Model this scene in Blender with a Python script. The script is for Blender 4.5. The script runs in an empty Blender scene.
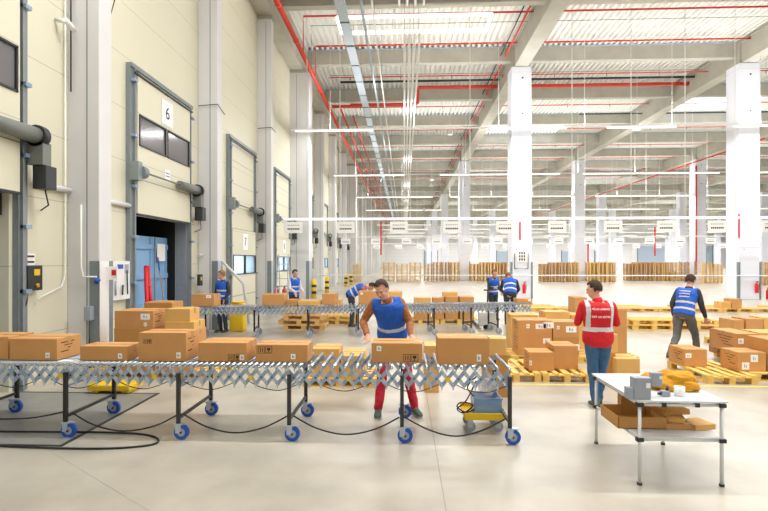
import bpy, bmesh, math, random
from mathutils import Vector, Matrix, noise
from mathutils.bvhtree import BVHTree
random.seed(7)
PI = math.pi
sc = bpy.context.scene
C = bpy.context.collection
# ------------------------------------------------------------------ camera model
F, CXP, HZ, CAMZ = 480.0, 384.0, 261.0, 2.0
TH = math.atan(20/480.0); cT, sT = math.cos(TH), math.sin(TH)
def PX(u, Y):
    t = (u-CXP)/F
    return Y*(t*cT-sT)/(cT+t*sT)
def YX(u, X):
    t = (u-CXP)/F
    return X*(cT+t*sT)/(t*cT-sT)
def PZ(v, X, Y):
    return CAMZ-(v-HZ)*(Y*cT-X*sT)/F
def GY(u, v, z=0.0):        # distance at which a point of height z shows at (u, v)
    t = (u-CXP)/F
    d = (CAMZ-z)*F/(v-HZ)
    return d*(cT-t*0)*1.0 + d*t*sT
def GXY(u, v, z=.002):
    t = (u-CXP)/F; d = (CAMZ-z)*F/(v-HZ); c_ = t*d
    return Vector((c_*cT-d*sT, d*cT+c_*sT, z))
cam_d = bpy.data.cameras.new('camera'); cam = bpy.data.objects.new('camera', cam_d); C.objects.link(cam)
cam.location = (0, 0, CAMZ); cam.rotation_euler = (PI/2, 0, TH)
cam_d.sensor_width = 36; cam_d.lens = F/768*36; cam_d.shift_y = 5.5/768
cam_d.clip_end = 500; sc.camera = cam

# ------------------------------------------------------------------ materials
def lin(c):
    return tuple(((x/255)/12.92 if x/255 <= .04045 else (((x/255)+.055)/1.055)**2.4) for x in c)+(1,)
def mat(name, rgb, rough=.5, metal=0, var=0, vscale=8, bump=0, bscale=40, emit=0, alpha=None, coat=0, stretch=None):
    m = bpy.data.materials.new(name); m.use_nodes = True
    nt = m.node_tree; b = nt.nodes['Principled BSDF']
    c = lin(rgb); b.inputs['Base Color'].default_value = c
    b.inputs['Roughness'].default_value = rough; b.inputs['Metallic'].default_value = metal
    if coat: b.inputs['Coat Weight'].default_value = coat
    if emit:
        b.inputs['Emission Color'].default_value = c; b.inputs['Emission Strength'].default_value = emit
    tc = nt.nodes.new('ShaderNodeTexCoord')
    src = tc.outputs['Object']
    if stretch:
        mp = nt.nodes.new('ShaderNodeMapping'); mp.inputs['Scale'].default_value = stretch
        nt.links.new(src, mp.inputs[0]); src = mp.outputs[0]
    if var:
        n = nt.nodes.new('ShaderNodeTexNoise'); n.inputs['Scale'].default_value = vscale; n.inputs['Detail'].default_value = 5
        nt.links.new(src, n.inputs['Vector'])
        r = nt.nodes.new('ShaderNodeValToRGB')
        r.color_ramp.elements[0].position = .3; r.color_ramp.elements[1].position = .7
        r.color_ramp.elements[0].color = tuple(x*(1-var) for x in c[:3])+(1,)
        r.color_ramp.elements[1].color = tuple(min(1, x*(1+var)) for x in c[:3])+(1,)
        nt.links.new(n.outputs['Fac'], r.inputs[0]); nt.links.new(r.outputs[0], b.inputs['Base Color'])
    if bump:
        n2 = nt.nodes.new('ShaderNodeTexNoise'); n2.inputs['Scale'].default_value = bscale
        bp = nt.nodes.new('ShaderNodeBump'); bp.inputs['Strength'].default_value = bump; bp.inputs['Distance'].default_value = .02
        nt.links.new(src, n2.inputs['Vector']); nt.links.new(n2.outputs['Fac'], bp.inputs['Height']); nt.links.new(bp.outputs[0], b.inputs['Normal'])
    if alpha is not None: b.inputs['Alpha'].default_value = alpha
    return m
def lined(m, axis, period, width, dark, offset=0.0):
    """surface grooves: thin lines of a darker tone, every <period> metres along an axis"""
    nt = m.node_tree; b = nt.nodes['Principled BSDF']
    tc = nt.nodes.new('ShaderNodeTexCoord'); sp = nt.nodes.new('ShaderNodeSeparateXYZ'); nt.links.new(tc.outputs['Object'], sp.inputs[0])
    a = nt.nodes.new('ShaderNodeMath'); a.operation = 'ADD'; a.inputs[1].default_value = offset+1000*period; nt.links.new(sp.outputs[axis], a.inputs[0])
    md = nt.nodes.new('ShaderNodeMath'); md.operation = 'MODULO'; md.inputs[1].default_value = period; nt.links.new(a.outputs[0], md.inputs[0])
    lt = nt.nodes.new('ShaderNodeMath'); lt.operation = 'LESS_THAN'; lt.inputs[1].default_value = width; nt.links.new(md.outputs[0], lt.inputs[0])
    mx = nt.nodes.new('ShaderNodeMix'); mx.data_type = 'RGBA'
    old = b.inputs['Base Color']
    if old.is_linked: nt.links.new(old.links[0].from_socket, mx.inputs[6])
    else: mx.inputs[6].default_value = old.default_value
    mx.inputs[7].default_value = lin(dark)
    nt.links.new(lt.outputs[0], mx.inputs[0]); nt.links.new(mx.outputs[2], old)
    return m
M = dict(
    floor=mat('polished_concrete', (182,176,163), .28, var=.22, vscale=1.1, bump=.03, bscale=6),
    wall=mat('cream_panel', (226,222,200), .5, var=.02, vscale=.4),
    farwall=mat('white_panel', (238,238,240), .5, var=.02, vscale=.3),
    pillar=mat('white_paint', (222,222,224), .5, var=.02, vscale=1.5),
    column=mat('column_paint', (238,241,252), .45, var=.015, vscale=1),
    conc=mat('raw_concrete', (182,179,166), .8, var=.09, vscale=1.4, bump=.1, bscale=12),
    deck=mat('roof_deck', (238,238,232), .45, .0, var=.02, vscale=.5),
    steel=mat('grey_steel', (136,146,150), .45, .25, var=.06),
    dsteel=mat('dark_steel', (62,64,66), .45, .5, var=.05),
    black=mat('black_rubber', (25,25,27), .5),
    alu=mat('aluminium', (148,168,196), .38, .35, var=.04, vscale=20),
    alu2=mat('bright_aluminium', (190,200,214), .32, .45),
    roller=mat('zinc_roller', (172,178,184), .3, .75),
    galv=mat('galvanised_tray', (178,190,200), .4, .4, var=.05),
    white=mat('white_plastic', (240,240,240), .4),
    wpipe=mat('white_conduit', (240,240,236), .35),
    red=mat('red_paint', (218,66,48), .4),
    bred=mat('bright_red', (214,24,34), .45),
    blue=mat('blue_wheel', (22,84,190), .4),
    yellow=mat('yellow_plastic', (236,196,30), .45),
    yline=mat('yellow_floor_paint', (236,208,110), .6, var=.1, vscale=5),
    card=mat('cardboard', (208,152,92), .75, var=.05, vscale=3),
    card2=mat('cardboard_pale', (226,178,104), .75, var=.05, vscale=3),
    card3=mat('cardboard_dark', (196,144,80), .75, var=.05, vscale=3),
    tape=mat('packing_tape', (206,158,98), .22),
    ink=mat('printed_ink', (58,42,30), .7),
    paper=mat('white_paper', (253,253,253), .6),
    wood=mat('pallet_wood', (236,196,108), .7, var=.12, vscale=6, stretch=(1,1,1)),
    wood2=mat('pallet_wood_orange', (232,190,122), .7, var=.14, vscale=3),
    wood3=mat('pallet_wood_brown', (216,172,120), .7, var=.14, vscale=3),
    skin=mat('skin', (226,172,146), .5), hair=mat('dark_hair', (62,46,38), .8, var=.3, vscale=60),
    ghair=mat('fair_hair', (150,104,66), .8, var=.2, vscale=60),
    vblue=mat('blue_vest_fabric', (28,98,206), .7, var=.08, vscale=12, bump=.25, bscale=18),
    vred=mat('red_vest_fabric', (216,22,40), .7, var=.07, vscale=10, bump=.25, bscale=14),
    refl=mat('reflective_tape', (214,216,222), .4),
    dark=mat('dark_fabric', (52,56,66), .8, var=.12, vscale=12, bump=.3, bscale=20),
    grey=mat('grey_fabric', (104,106,108), .8, var=.12, vscale=12, bump=.3, bscale=20),
    jeans=mat('denim', (62,104,148), .8, var=.2, vscale=12, bump=.3, bscale=20),
    redtr=mat('red_trousers', (196,28,52), .8, var=.1, bump=.3, bscale=20),
    orange=mat('orange_fabric', (206,110,40), .8, var=.1, bump=.3, bscale=20),
    brown=mat('brown_checked_fabric', (168,104,62), .8, var=.3, vscale=25, bump=.3, bscale=20),
    shoe=mat('shoe_leather', (66,70,60), .6, var=.2, vscale=30), sole=mat('shoe_sole', (190,190,186), .6),
    mustard=mat('mustard_fabric', (214,152,26), .8, var=.1, vscale=14, bump=.5, bscale=12),
    tablewhite=mat('white_laminate', (226,228,232), .35, var=.03, vscale=9),
    scan=mat('grey_plastic', (160,168,182), .45),
    truck=mat('blue_container', (138,184,228), .5, var=.05, vscale=2),
    dock=mat('grey_dock_curtain', (134,142,152), .6, var=.04, vscale=1.5),
    void=mat('black_shelter', (28,28,30), .8),
    glassd=mat('dark_window', (120,118,122), .12),
    eye=mat('eye', (30,24,22), .3), lip=mat('lip', (176,98,88), .5),
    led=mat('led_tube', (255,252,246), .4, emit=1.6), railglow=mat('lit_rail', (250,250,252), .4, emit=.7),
    crate=mat('clear_blue_plastic', (150,186,226), .2, alpha=.55),
    film=mat('clear_film', (230,232,236), .2, alpha=.4),
    plate=mat('steel_floor_plate', (148,148,144), .45, .25, var=.12, vscale=3),
    rod=mat('grey_rod', (120,124,120), .5), plum=mat('pale_blue_door', (182,198,216), .5),
    woodp=mat('broom_wood', (196,140,80), .6), green=mat('green_shoe', (74,92,80), .6),
    wire=mat('white_wire', (232,232,230), .5), leveller=mat('grey_leveller', (142,148,152), .5, .2, var=.06),
)
lined(M['wall'], 2, 1.12, .016, (196,190,168), .33)
lined(M['farwall'], 2, 1.12, .03, (214,214,216))
lined(M['floor'], 0, 6.1, .012, (150,142,128), -.33)
lined(M['floor'], 1, 6.0, .012, (160,152,138), -3.3)
lined(M['column'], 2, 3.1, .012, (200,204,214), .4)
# skylight glazing
m = bpy.data.materials.new('skylight_glazing'); m.use_nodes = True; nt = m.node_tree
nt.nodes.remove(nt.nodes['Principled BSDF'])
tl = nt.nodes.new('ShaderNodeBsdfTranslucent'); tl.inputs[0].default_value = (1, 1, 1, 1)
tp = nt.nodes.new('ShaderNodeBsdfTransparent'); ms = nt.nodes.new('ShaderNodeMixShader'); ms.inputs[0].default_value = .6
tp.inputs[0].default_value = (1,1,1,1); nt.links.new(tl.outputs[0], ms.inputs[1]); nt.links.new(tp.outputs[0], ms.inputs[2]); nt.links.new(ms.outputs[0], nt.nodes['Material Output'].inputs[0])
M['sky'] = m
# lit glass of the dock door panes: thin pale blue glazing, daylight comes through
m2 = m.copy(); m2.name = 'door_pane_glazing'; M['pane'] = m2
m2.node_tree.nodes['Translucent BSDF'].inputs[0].default_value = (.8, .9, 1, 1); m2.node_tree.nodes['Transparent BSDF'].inputs[0].default_value = (.75, .87, 1, 1)

# ------------------------------------------------------------------ mesh helpers
ROD = {}
def rod(parent, x, y, z0, z1, r=.008, m='rod', name='hanger'):
    k = (round(r, 4), m, round(z1-z0, 3))
    if k not in ROD:
        b = MB(); b.tube([(0,0,0),(0,0,z1-z0)], r, M[m], 5); o = b.build(name); ROD[k] = o.data
    else:
        o = bpy.data.objects.new(name, ROD[k]); C.objects.link(o)
    o.parent = parent; o.location = (x, y, z0); return o
class MB:
    def __init__(s): s.v = []; s.f = []; s.mi = []; s.ms = []; s.sm = []
    def _m(s, m):
        if m not in s.ms: s.ms.append(m)
        return s.ms.index(m)
    def face(s, pts, m, smooth=False):
        b = len(s.v); s.v += [tuple(p) for p in pts]; s.f.append(tuple(range(b, b+len(pts)))); s.mi.append(s._m(m)); s.sm.append(smooth)
    def box(s, x0, x1, y0, y1, z0, z1, m, R=None):
        P = [Vector(p) for p in ((x0,y0,z0),(x1,y0,z0),(x1,y1,z0),(x0,y1,z0),(x0,y0,z1),(x1,y0,z1),(x1,y1,z1),(x0,y1,z1))]
        if R: P = [R @ p for p in P]
        b = len(s.v); s.v += [tuple(p) for p in P]; i = s._m(m)
        for q in ((0,3,2,1),(4,5,6,7),(0,1,5,4),(1,2,6,5),(2,3,7,6),(3,0,4,7)):
            s.f.append(tuple(b+k for k in q)); s.mi.append(i); s.sm.append(False)
        return s
    def bevbox(s, x0, x1, y0, y1, z0, z1, m, r):
        bm = bmesh.new(); bmesh.ops.create_cube(bm, size=1)
        for v in bm.verts: v.co = ((x0+x1)/2+v.co.x*(x1-x0), (y0+y1)/2+v.co.y*(y1-y0), (z0+z1)/2+v.co.z*(z1-z0))
        bmesh.ops.bevel(bm, geom=bm.edges[:], offset=r, segments=2, affect='EDGES', profile=.6)
        s.addbm(bm, m); return s
    def addbm(s, bm, m, smooth=False, T=None):
        bm.verts.ensure_lookup_table(); b = len(s.v); i = s._m(m)
        for v in bm.verts: s.v.append(tuple(T @ v.co if T else v.co))
        for f in bm.faces:
            s.f.append(tuple(b+v.index for v in f.verts)); s.mi.append(i); s.sm.append(smooth)
        bm.free()
    def bar(s, a, b_, w, h, m, up=(0,0,1)):
        a = Vector(a); b_ = Vector(b_); d = (b_-a); L = d.length; d.normalize(); up = Vector(up)
        if abs(d.dot(up)) > .98: up = Vector((1,0,0))
        x = d.cross(up).normalized(); y = x.cross(d).normalized()
        R = Matrix((( x.x, d.x, y.x, a.x), (x.y, d.y, y.y, a.y), (x.z, d.z, y.z, a.z), (0,0,0,1)))
        return s.box(-w/2, w/2, 0, L, -h/2, h/2, m, R)
    def tube(s, pts, r, m, n=8, cap=True, smooth=True):
        pts = [Vector(p) for p in pts]; i = s._m(m); b = len(s.v); N = len(pts)
        rs = r if isinstance(r, (list, tuple)) else [r]*N
        ref = None
        for k, p in enumerate(pts):
            d = (pts[min(k+1, N-1)]-pts[max(k-1, 0)]).normalized()
            if ref is None: ref = d.cross(Vector((0,0,1)) if abs(d.z) < .9 else Vector((0,1,0))).normalized()
            x = (ref-d*ref.dot(d)).normalized(); ref = x; y = d.cross(x)
            for j in range(n):
                a = 2*PI*j/n; s.v.append(tuple(p+x*math.cos(a)*rs[k]+y*math.sin(a)*rs[k]))
        for k in range(N-1):
            for j in range(n):
                s.f.append((b+k*n+j, b+k*n+(j+1) % n, b+(k+1)*n+(j+1) % n, b+(k+1)*n+j)); s.mi.append(i); s.sm.append(smooth)
        if cap:
            s.f.append(tuple(b+j for j in reversed(range(n)))); s.mi.append(i); s.sm.append(False)
            s.f.append(tuple(b+(N-1)*n+j for j in range(n))); s.mi.append(i); s.sm.append(False)
        return s
    def loft(s, secs, m, n=18):
        """secs: (centre, rx, ry, side vector, forward vector)"""
        b = len(s.v); i = s._m(m)
        for (c, rx, ry, sd, fw) in secs:
            for j in range(n):
                a = 2*PI*j/n; s.v.append(tuple(Vector(c)+Vector(sd)*rx*math.cos(a)+Vector(fw)*ry*math.sin(a)))
        for k in range(len(secs)-1):
            for j in range(n):
                s.f.append((b+k*n+j, b+k*n+(j+1) % n, b+(k+1)*n+(j+1) % n, b+(k+1)*n+j)); s.mi.append(i); s.sm.append(True)
        s.f.append(tuple(b+j for j in reversed(range(n)))); s.mi.append(i); s.sm.append(True)
        s.f.append(tuple(b+(len(secs)-1)*n+j for j in range(n))); s.mi.append(i); s.sm.append(True)
        return s
    def ell(s, c, R, rx, ry, rz, m, seg=20, rings=14):
        bm = bmesh.new(); bmesh.ops.create_uvsphere(bm, u_segments=seg, v_segments=rings, radius=1)
        T = Matrix.Translation(Vector(c)) @ R.to_4x4() @ Matrix.Diagonal((rx, ry, rz, 1))
        s.addbm(bm, m, True, T); return s
    def build(s, name, parent=None, loc=None, rotz=0):
        me = bpy.data.meshes.new(name); me.from_pydata(s.v, [], s.f)
        for m in s.ms: me.materials.append(m)
        me.polygons.foreach_set('material_index', s.mi); me.polygons.foreach_set('use_smooth', s.sm)
        me.update()
        o = bpy.data.objects.new(name, me); C.objects.link(o)
        if parent: o.parent = parent
        if loc is not None: o.location = loc
        if rotz: o.rotation_euler = (0, 0, rotz)
        return o
def thing(name, label, cat, loc=(0,0,0), rotz=0, group=None):
    o = bpy.data.objects.new(name, None); o.empty_display_size = .1; C.objects.link(o)
    o.location = loc; o.rotation_euler = (0,0,rotz); return tag(o, label, cat, group)
def tag(o, label, cat, group=None, kind=None):
    o['label'] = label; o['category'] = cat
    if group: o['group'] = group
    if kind: o['kind'] = kind
    return o
def struct(o): o['kind'] = 'structure'; return o
def dup(root, loc, rotz, label=None, group=None):
    kids = {}
    for o in bpy.data.objects:
        if o.parent: kids.setdefault(o.parent.name, []).append(o)
    def rec(o, par):
        c = o.copy(); C.objects.link(c); c.parent = par
        for k in kids.get(o.name, []): rec(k, c)
        return c
    r = rec(root, None); r.location = loc; r.rotation_euler = (0,0,rotz)
    if label: r['label'] = label
    if group: r['group'] = group
    return r
ORD = ['leftmost','second','third','fourth','fifth','sixth','seventh','eighth','ninth','tenth','eleventh','twelfth','thirteenth','fourteenth','fifteenth','sixteenth','seventeenth','eighteenth','nineteenth','twentieth','twenty-first','twenty-second','twenty-third','twenty-fourth']
def nth(i): return ORD[i] if i == 0 else ORD[i]+' from the left'

# ------------------------------------------------------------------ the hall
WX, RX, FY, BY = -6.0, 112.0, 150.0, -6.0
CEIL = 13.5
f = MB(); f.box(WX-.3, RX, -14, FY, -.25, 0, M['floor']); struct(f.build('floor'))
# left wall with the two open dock doors
D5 = (4.38, 7.2); D6 = (10.2, 13.02)
w = MB()
def wseg(y0, y1, z0, z1): w.box(WX-.25, WX, y0, y1, z0, z1, M['wall'])
wseg(-14, D5[0]+.15, 0, 13.6); wseg(D5[0]+.15, D5[1]-.15, 3.05, 13.6); wseg(D5[1]-.15, D6[0]+.3, 0, 13.6)
wseg(D6[0]+.3, D6[1]-.15, 3.05, 13.6)
doors = [(16.05,18.84), (21.75,24.6), (28.0,30.9), (33.9,36.8), (39.8,42.7), (45.8,48.7), (51.8,54.7)]
y = D6[1]-.15
for a, b in doors:                       # pane openings of the closed doors are cut through the wall
    wseg(y, a+.3, 0, 13.6); wseg(a+.3, b-.3, 0, 1.5); wseg(a+.3, b-.3, 2.2, 13.6); y = b-.3
wseg(y, FY, 0, 13.6)
struct(w.build('wall_left'))
f = MB(); f.box(WX-.3, RX, FY, FY+.3, 0, 13.7, M['farwall']); struct(f.build('wall_far'))
f = MB(); f.box(WX-.3, RX, -14.3, -14, 0, 13.7, M['farwall']); struct(f.build('wall_back'))
f = MB(); f.box(RX, RX+.3, -14, FY, 0, 13.7, M['farwall']); struct(f.build('wall_right'))

# roof deck: corrugated sheets, left out where the skylights are
SKY = [(6.9,13.5,38.9,43.7), (18.4,25.4,33.2,37.6), (24.5,33,62,68), (7.5,14,62,67), (44,54,86,92), (34,44,33,37), (30,40,14.7,19.8), (50,60,50.6,55.8), (7.5,14,86,91.6), (5,14,15.4,20.0)]
dk = MB(); di = dk._m(M['deck']); pitch = .29
edges = sorted(set([-14.0, 150.0]+[q for s_ in SKY for q in s_[2:]]))
for a, b in zip(edges[:-1], edges[1:]):
    mid = (a+b)/2; x = WX-.2
    holes = [s_ for s_ in SKY if s_[2] <= mid <= s_[3]]
    while x < RX:
        xm = x+pitch/2
        if not any(h[0] <= xm <= h[1] for h in holes):
            pf = [(x,CEIL), (x+.11,CEIL), (x+.14,CEIL+.17), (x+.26,CEIL+.17), (x+pitch,CEIL)]
            k = len(dk.v)
            for px, pz in pf: dk.v += [(px,a,pz), (px,b,pz)]
            for j in range(4): dk.f.append((k+2*j, k+2*j+2, k+2*j+3, k+2*j+1)); dk.mi.append(di); dk.sm.append(False)
        x += pitch
cl = struct(dk.build('ceiling'))
for i, (x0, x1, y0, y1) in enumerate(SKY):
    g = MB(); g.box(x0-.1, x1+.35, y0-.1, y1+.1, CEIL+.2, CEIL+.23, M['sky'])
    g.box(x0-.2, x0-.1, y0-.15, y1+.15, CEIL+.02, CEIL+.4, M['white']); g.box(x1+.35, x1+.45, y0-.15, y1+.15, CEIL+.02, CEIL+.4, M['white'])
    struct(g.build('window_%d' % (i+1)))

# pillars along the left wall
PIL = [(8.32,8.69,-5.42),(13.75,14.1,-5.42),(19.4,19.76,-5.42),(25.0,25.9,-4.98),(32.1,32.5,-5.42),(37.9,38.4,-5.42),(43.8,44.2,-5.3),(49.6,50.6,-4.98),(56,56.5,-5.4),(62,62.5,-5.4),(68,68.5,-5.4),(73.7,74.7,-5.0),(80,80.5,-5.4),(86,86.5,-5.4),(97.7,98.7,-5.0),(110,110.5,-5.4),(122,123,-5.0)]
PIL.insert(0, (2.9,3.3,-5.42))
for i, (y0, y1, x1) in enumerate(PIL):
    p = MB(); p.bevbox(WX+.002, x1, y0, y1, 0, 11.9, M['pillar'], .02)
    p.box(WX+.002, x1-.02, y0+.02, y1-.02, 11.9, 12.05, M['conc'])
    p.box(WX+.35, WX+.37, y0-.004, y0+.01, 0, 11.8, M['steel'])       # joint line in the cladding
    struct(p.build('trim_%d' % (i+1)))
eb = MB(); eb.box(WX+.02, -5.3, -6, FY-.02, 12.06, CEIL-.02, M['conc']); struct(eb.build('trim_30'))

# concrete frame: columns and beams
COLX = [6.22, 17.92, 29.9, 41.8, 53.7, 65.6, 77.5, 89.4]
COLY = [26.2, 50.2, 74.2, 98.2, 122.2]
n = 0
colm = {}
for yi, Y in enumerate(COLY):
    for xi, X in enumerate(COLX):
        if X/Y > .95 : continue
        p = MB(); h = .52
        p.bevbox(X-h, X+h, Y-h, Y+h, 0, 12.3, M['column'], .03)
        p.box(X-h+.06, X+h-.06, Y-h+.06, Y+h-.06, 12.3, 13.45, M['conc'])
        if yi < 2:
            for zz in (9.8, 11.7): 
                p.tube([(X+.05,Y-h-.006,zz), (X+.05,Y-h+.02,zz)], .05, M['dsteel'], 10)
            for zz in (2.6, 5.2, 7.7): p.tube([(X-.28,Y-h-.006,zz), (X-.28,Y-h+.02,zz)], .022, M['dsteel'], 8)
        if yi < 3:
            for sx in (-1, 1):
                p.box(X+sx*(h+.01)-.045, X+sx*(h+.01)+.045, Y-h-.03, Y-h+.12, 0, 1.95, M['steel'])
        n += 1; struct(p.build('trim_%d' % (40+n)))
n = 0
for X in COLX:
    b = MB(); b.box(X-.36, X+.36, 3, FY, 12.32, CEIL-.12, M['conc']); b.box(X-.44, X+.44, 3, FY, CEIL-.12, CEIL-.02, M['conc'])
    n += 1; struct(b.build('trim_%d' % (100+n)))
yy = 20.2-6
while yy < FY-2:
    b = MB(); b.box(-5.25, RX, yy-.18, yy+.18, 12.72, CEIL-.05, M['conc'])
    b.box(-5.25, RX, yy-.26, yy+.26, CEIL-.05, CEIL-.004, M['galv'])
    n += 1; struct(b.build('trim_%d' % (100+n))); yy += 6.0

# far wall: dock doors
for i, (u0, u1, zt) in enumerate(((638,668,6.5),(700,712,6.5),(562,575,5.0),(595,602,5.0),(742,752,6.5),(497,507,5.0),(425,437,5))):
    X0, X1 = PX(u0, FY), PX(u1, FY)
    b = MB(); b.box(X0, X1, FY-.06, FY-.002, .0, zt, M['plum']); b.box(X0-.3, X0, FY-.1, FY-.002, 0, zt+.3, M['steel']); b.box(X1, X1+.3, FY-.1, FY-.002, 0, zt+.3, M['steel'])
    struct(b.build('door_%d' % (20+i)))

# ------------------------------------------------------------------ dock doors in the left wall
def dock_door(num, y0, y1, opened, digit):
    root = bpy.data.objects.new('door_%d' % num, None); C.objects.link(root); struct(root); root.location = (WX, (y0+y1)/2, 0)
    oy = (y0+y1)/2
    hy = (y1-y0)/2; T = 6.2
    fr = MB()
    for s_ in (-1, 1):
        fr.box(.005, .10, s_*hy-.09, s_*hy+.09, 0, T, M['steel']); fr.box(.10, .15, s_*(hy-.04)-.02, s_*(hy-.04)+.02, 0, T, M['leveller'])
        for zz in (.5, 1.5, 2.5, 3.6, 4.7, 5.9): fr.box(.09, .20, s_*hy-.06, s_*hy+.06, zz, zz+.06, M['alu'])
    fr.box(.005, .14, -hy-.09, hy+.09, T, T+.09, M['steel']); fr.box(.14, .18, -hy, hy, T-.12, T-.08, M['dsteel'])
    fr.build('door_frame', root)
    zb = 3.05 if opened else 0.02
    lf = MB(); w0 = hy-.12
    def seg(a, b, c, d): lf.box(.11, .15, a, b, zb+c, zb+d, M['wall'])
    seg(-w0, w0, 0, 1.5); seg(-w0, w0, 2.2, 3.1); seg(-w0, -w0+.05, 1.5, 2.2); seg(w0-.05, w0, 1.5, 2.2); seg(-.04, .04, 1.5, 2.2)
    lf.box(.151, .156, -w0, w0, zb+.75, zb+.765, M['steel']); lf.box(.1, .17, -w0, w0, zb-.04, zb+.0, M['dsteel'])
    leaf = lf.build('door_leaf', root)
    for s_ in (-1, 1):
        a, b = (-w0+.05, -.03) if s_ < 0 else (.03, w0-.05)
        wf = MB(); t_ = .035
        wf.box(.10, .17, a, b, zb+1.5, zb+1.5+t_, M['dsteel']); wf.box(.10, .17, a, b, zb+2.2-t_, zb+2.2, M['dsteel'])
        wf.box(.10, .17, a, a+t_, zb+1.5, zb+2.2, M['dsteel']); wf.box(.10, .17, b-t_, b, zb+1.5, zb+2.2, M['dsteel'])
        wf.build('window_frame', leaf)
        g = MB(); g.box(.125, .135, a+t_, b-t_, zb+1.5+t_, zb+2.2-t_, M['glassd'] if opened else M['pane']); g.build('pane', leaf)
    if not opened:
        up = MB(); up.box(.02, .06, -hy+.09, hy-.09, 3.15, T, M['wall'])
        for zz in (3.9, 4.7, 5.5): up.box(.06, .064, -hy+.09, hy-.09, zz, zz+.012, M['steel'])
        up.build('upper_panel', root)
    # shaft, drums and motor in front of the leaf
    zs = 3.95
    sh = MB(); sh.tube([(.28,-hy,zs), (.28,hy-.6,zs)], .022, M['rod'], 8); sh.build('door_shaft', root)
    bk = MB(); bk.box(.1, .3, -hy-.12, -hy+.04, zs-.2, zs+.2, M['steel']); bk.tube([(.24,-hy+.04,zs), (.24,-hy+.2,zs)], .14, M['steel'], 16); bk.build('cable_drum', root)
    mo = MB(); mo.tube([(.28,hy-1.0,zs), (.28,hy+.02,zs)], [.10,.13], M['rod'], 14); mo.tube([(.28,hy+.02,zs), (.28,hy+.14,zs)], .17, M['dsteel'], 16)
    mo.box(.15, .4, hy+.02, hy+.2, zs-.45, zs-.1, M['rod'])
    mo.tube([(.3,hy+.16,zs), (.34,hy+.24,zs-.2), (.3,hy+.22,zs-.6)], .02, M['black'], 6)
    mo.build('motor', root)
    bx = MB(); bx.bevbox(.2, .42, hy+.06, hy+.3, zs-.82, zs-.45, M['dsteel'], .015); bx.tube([(.3,hy+.2,zs-.82), (.28,hy+.3,zs-1.05), (.06,hy+.42,zs-1.12), (.02,hy+.5,zs-1.1)], .012, M['dsteel'], 6)
    bx.build('motor_switch_box', root)
    # number plates
    if digit:
        zc = zb+2.58 if opened else 2.7
        pl = MB(); pl.box(.157, .162, -.26, .3, zc-.29, zc+.3, M['paper']); p_ = pl.build('number_plate', leaf)
        cu = bpy.data.curves.new('digit', 'FONT'); cu.body = digit; cu.size = .42; cu.extrude = .002; cu.align_x = 'CENTER'; cu.align_y = 'CENTER'
        to = bpy.data.objects.new('t', cu); me = bpy.data.meshes.new_from_object(to); bpy.data.objects.remove(to)
        me.materials.clear(); me.materials.append(M['ink'])
        do = bpy.data.objects.new('digit', me); C.objects.link(do); do.parent = leaf
        do.matrix_local = Matrix.Translation((.166, .02, zc)) @ Matrix.Rotation(PI/2, 4, 'Z') @ Matrix.Rotation(PI/2, 4, 'X')
        if opened:
            s2 = MB(); s2.box(.157, .162, -.1, .16, zb+.95, zb+1.2, M['paper']); s2.box(.162, .164, -.07, .13, zb+1.03, zb+1.05, M['ink']); s2.box(.162, .164, -.07, .13, zb+1.1, zb+1.12, M['ink']); s2.build('notice_sheet', leaf)
    return root
dock_door(5, *D5, True, '5'); dock_door(6, *D6, True, '6')
for i, (a, b) in enumerate(doors): dock_door(7+i, a, b, False, '7' if i == 0 else ('8' if i == 1 else None))

# dock shelters behind the open doors: shelter walls, a trailer body
def shelter(y0, y1, nm):
    s_ = MB(); s_.box(-12.2, WX-.26, y0-.1, y0-.02, 0, 3.2, M['void']); s_.box(-12.2, WX-.26, y1+.02, y1+.1, 0, 3.2, M['void']); s_.box(-12.2, WX-.26, y0-.1, y1+.1, 3.2, 3.3, M['void'])
    s_.box(-12.3, -12.2, y0-.1, y1+.1, 0, 3.3, M['void']); s_.box(-12.2, WX-.3, y0-.02, y1+.02, -.2, -.02, M['leveller'])
    struct(s_.build(nm))
shelter(D5[0]+.15, D5[1]-.15, 'trim_150'); shelter(D6[0]+.3, D6[1]-.15, 'trim_151')
# grey curtain filling door 5
c5 = MB()
for k in range(9):
    a = D5[0]+.16+k*.29; c5.box(WX-.2-.02*(k % 2), WX-.17-.02*(k % 2), a, a+.30, 0.01, 3.03, M['dock'])
c5.box(WX-.12, WX-.1, D5[0]+.16, D5[1]-.16, 2.7, 3.03, M['dsteel'])
tag(c5.build('dock_curtain'), 'grey dock curtain closing the doorway at the left edge of the hall', 'curtain')
# jambs of door 6
j = MB(); j.box(WX-.24, WX+.06, D6[1]-.16, D6[1]+.0, 0, 3.1, M['leveller']); struct(j.build('trim_152'))
# trailer in dock 6
tr = thing('truck_container', 'light blue ribbed truck container seen through the open dock door 6', 'container', (-6.5, 11.6, 0))
def trp(b, nm):
    o = b.build(nm); o.parent = tr; o.location = -Vector(tr.location); return o
b = MB(); b.box(-12.0, -6.46, 10.35, 12.80, .03, 2.62, M['truck']); trp(b, 'container_body')
b = MB()
for zz in (.12, .82, 1.55, 2.3): b.box(-6.46, -6.41, 10.36, 12.79, zz, zz+.13, M['truck'])
for yy_ in (10.36, 11.15, 11.93, 12.7): b.box(-6.46, -6.43, yy_, yy_+.08, .1, 2.6, M['truck'])
trp(b, 'container_rib')
b = MB()
for yy_ in (11.0, 12.05): b.tube([(-6.38,yy_,.1),(-6.38,yy_,2.6)], .018, M['steel'], 8)
trp(b, 'locking_bar')
b = MB(); b.box(-6.405, -6.39, 12.2, 12.6, 2.0, 2.45, M['paper']); trp(b, 'paper_sheet')

LT = []   # lights made later
# helper: place by pixel on the plane Y=const
def X_(u, Y): return PX(u, Y)

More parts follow.
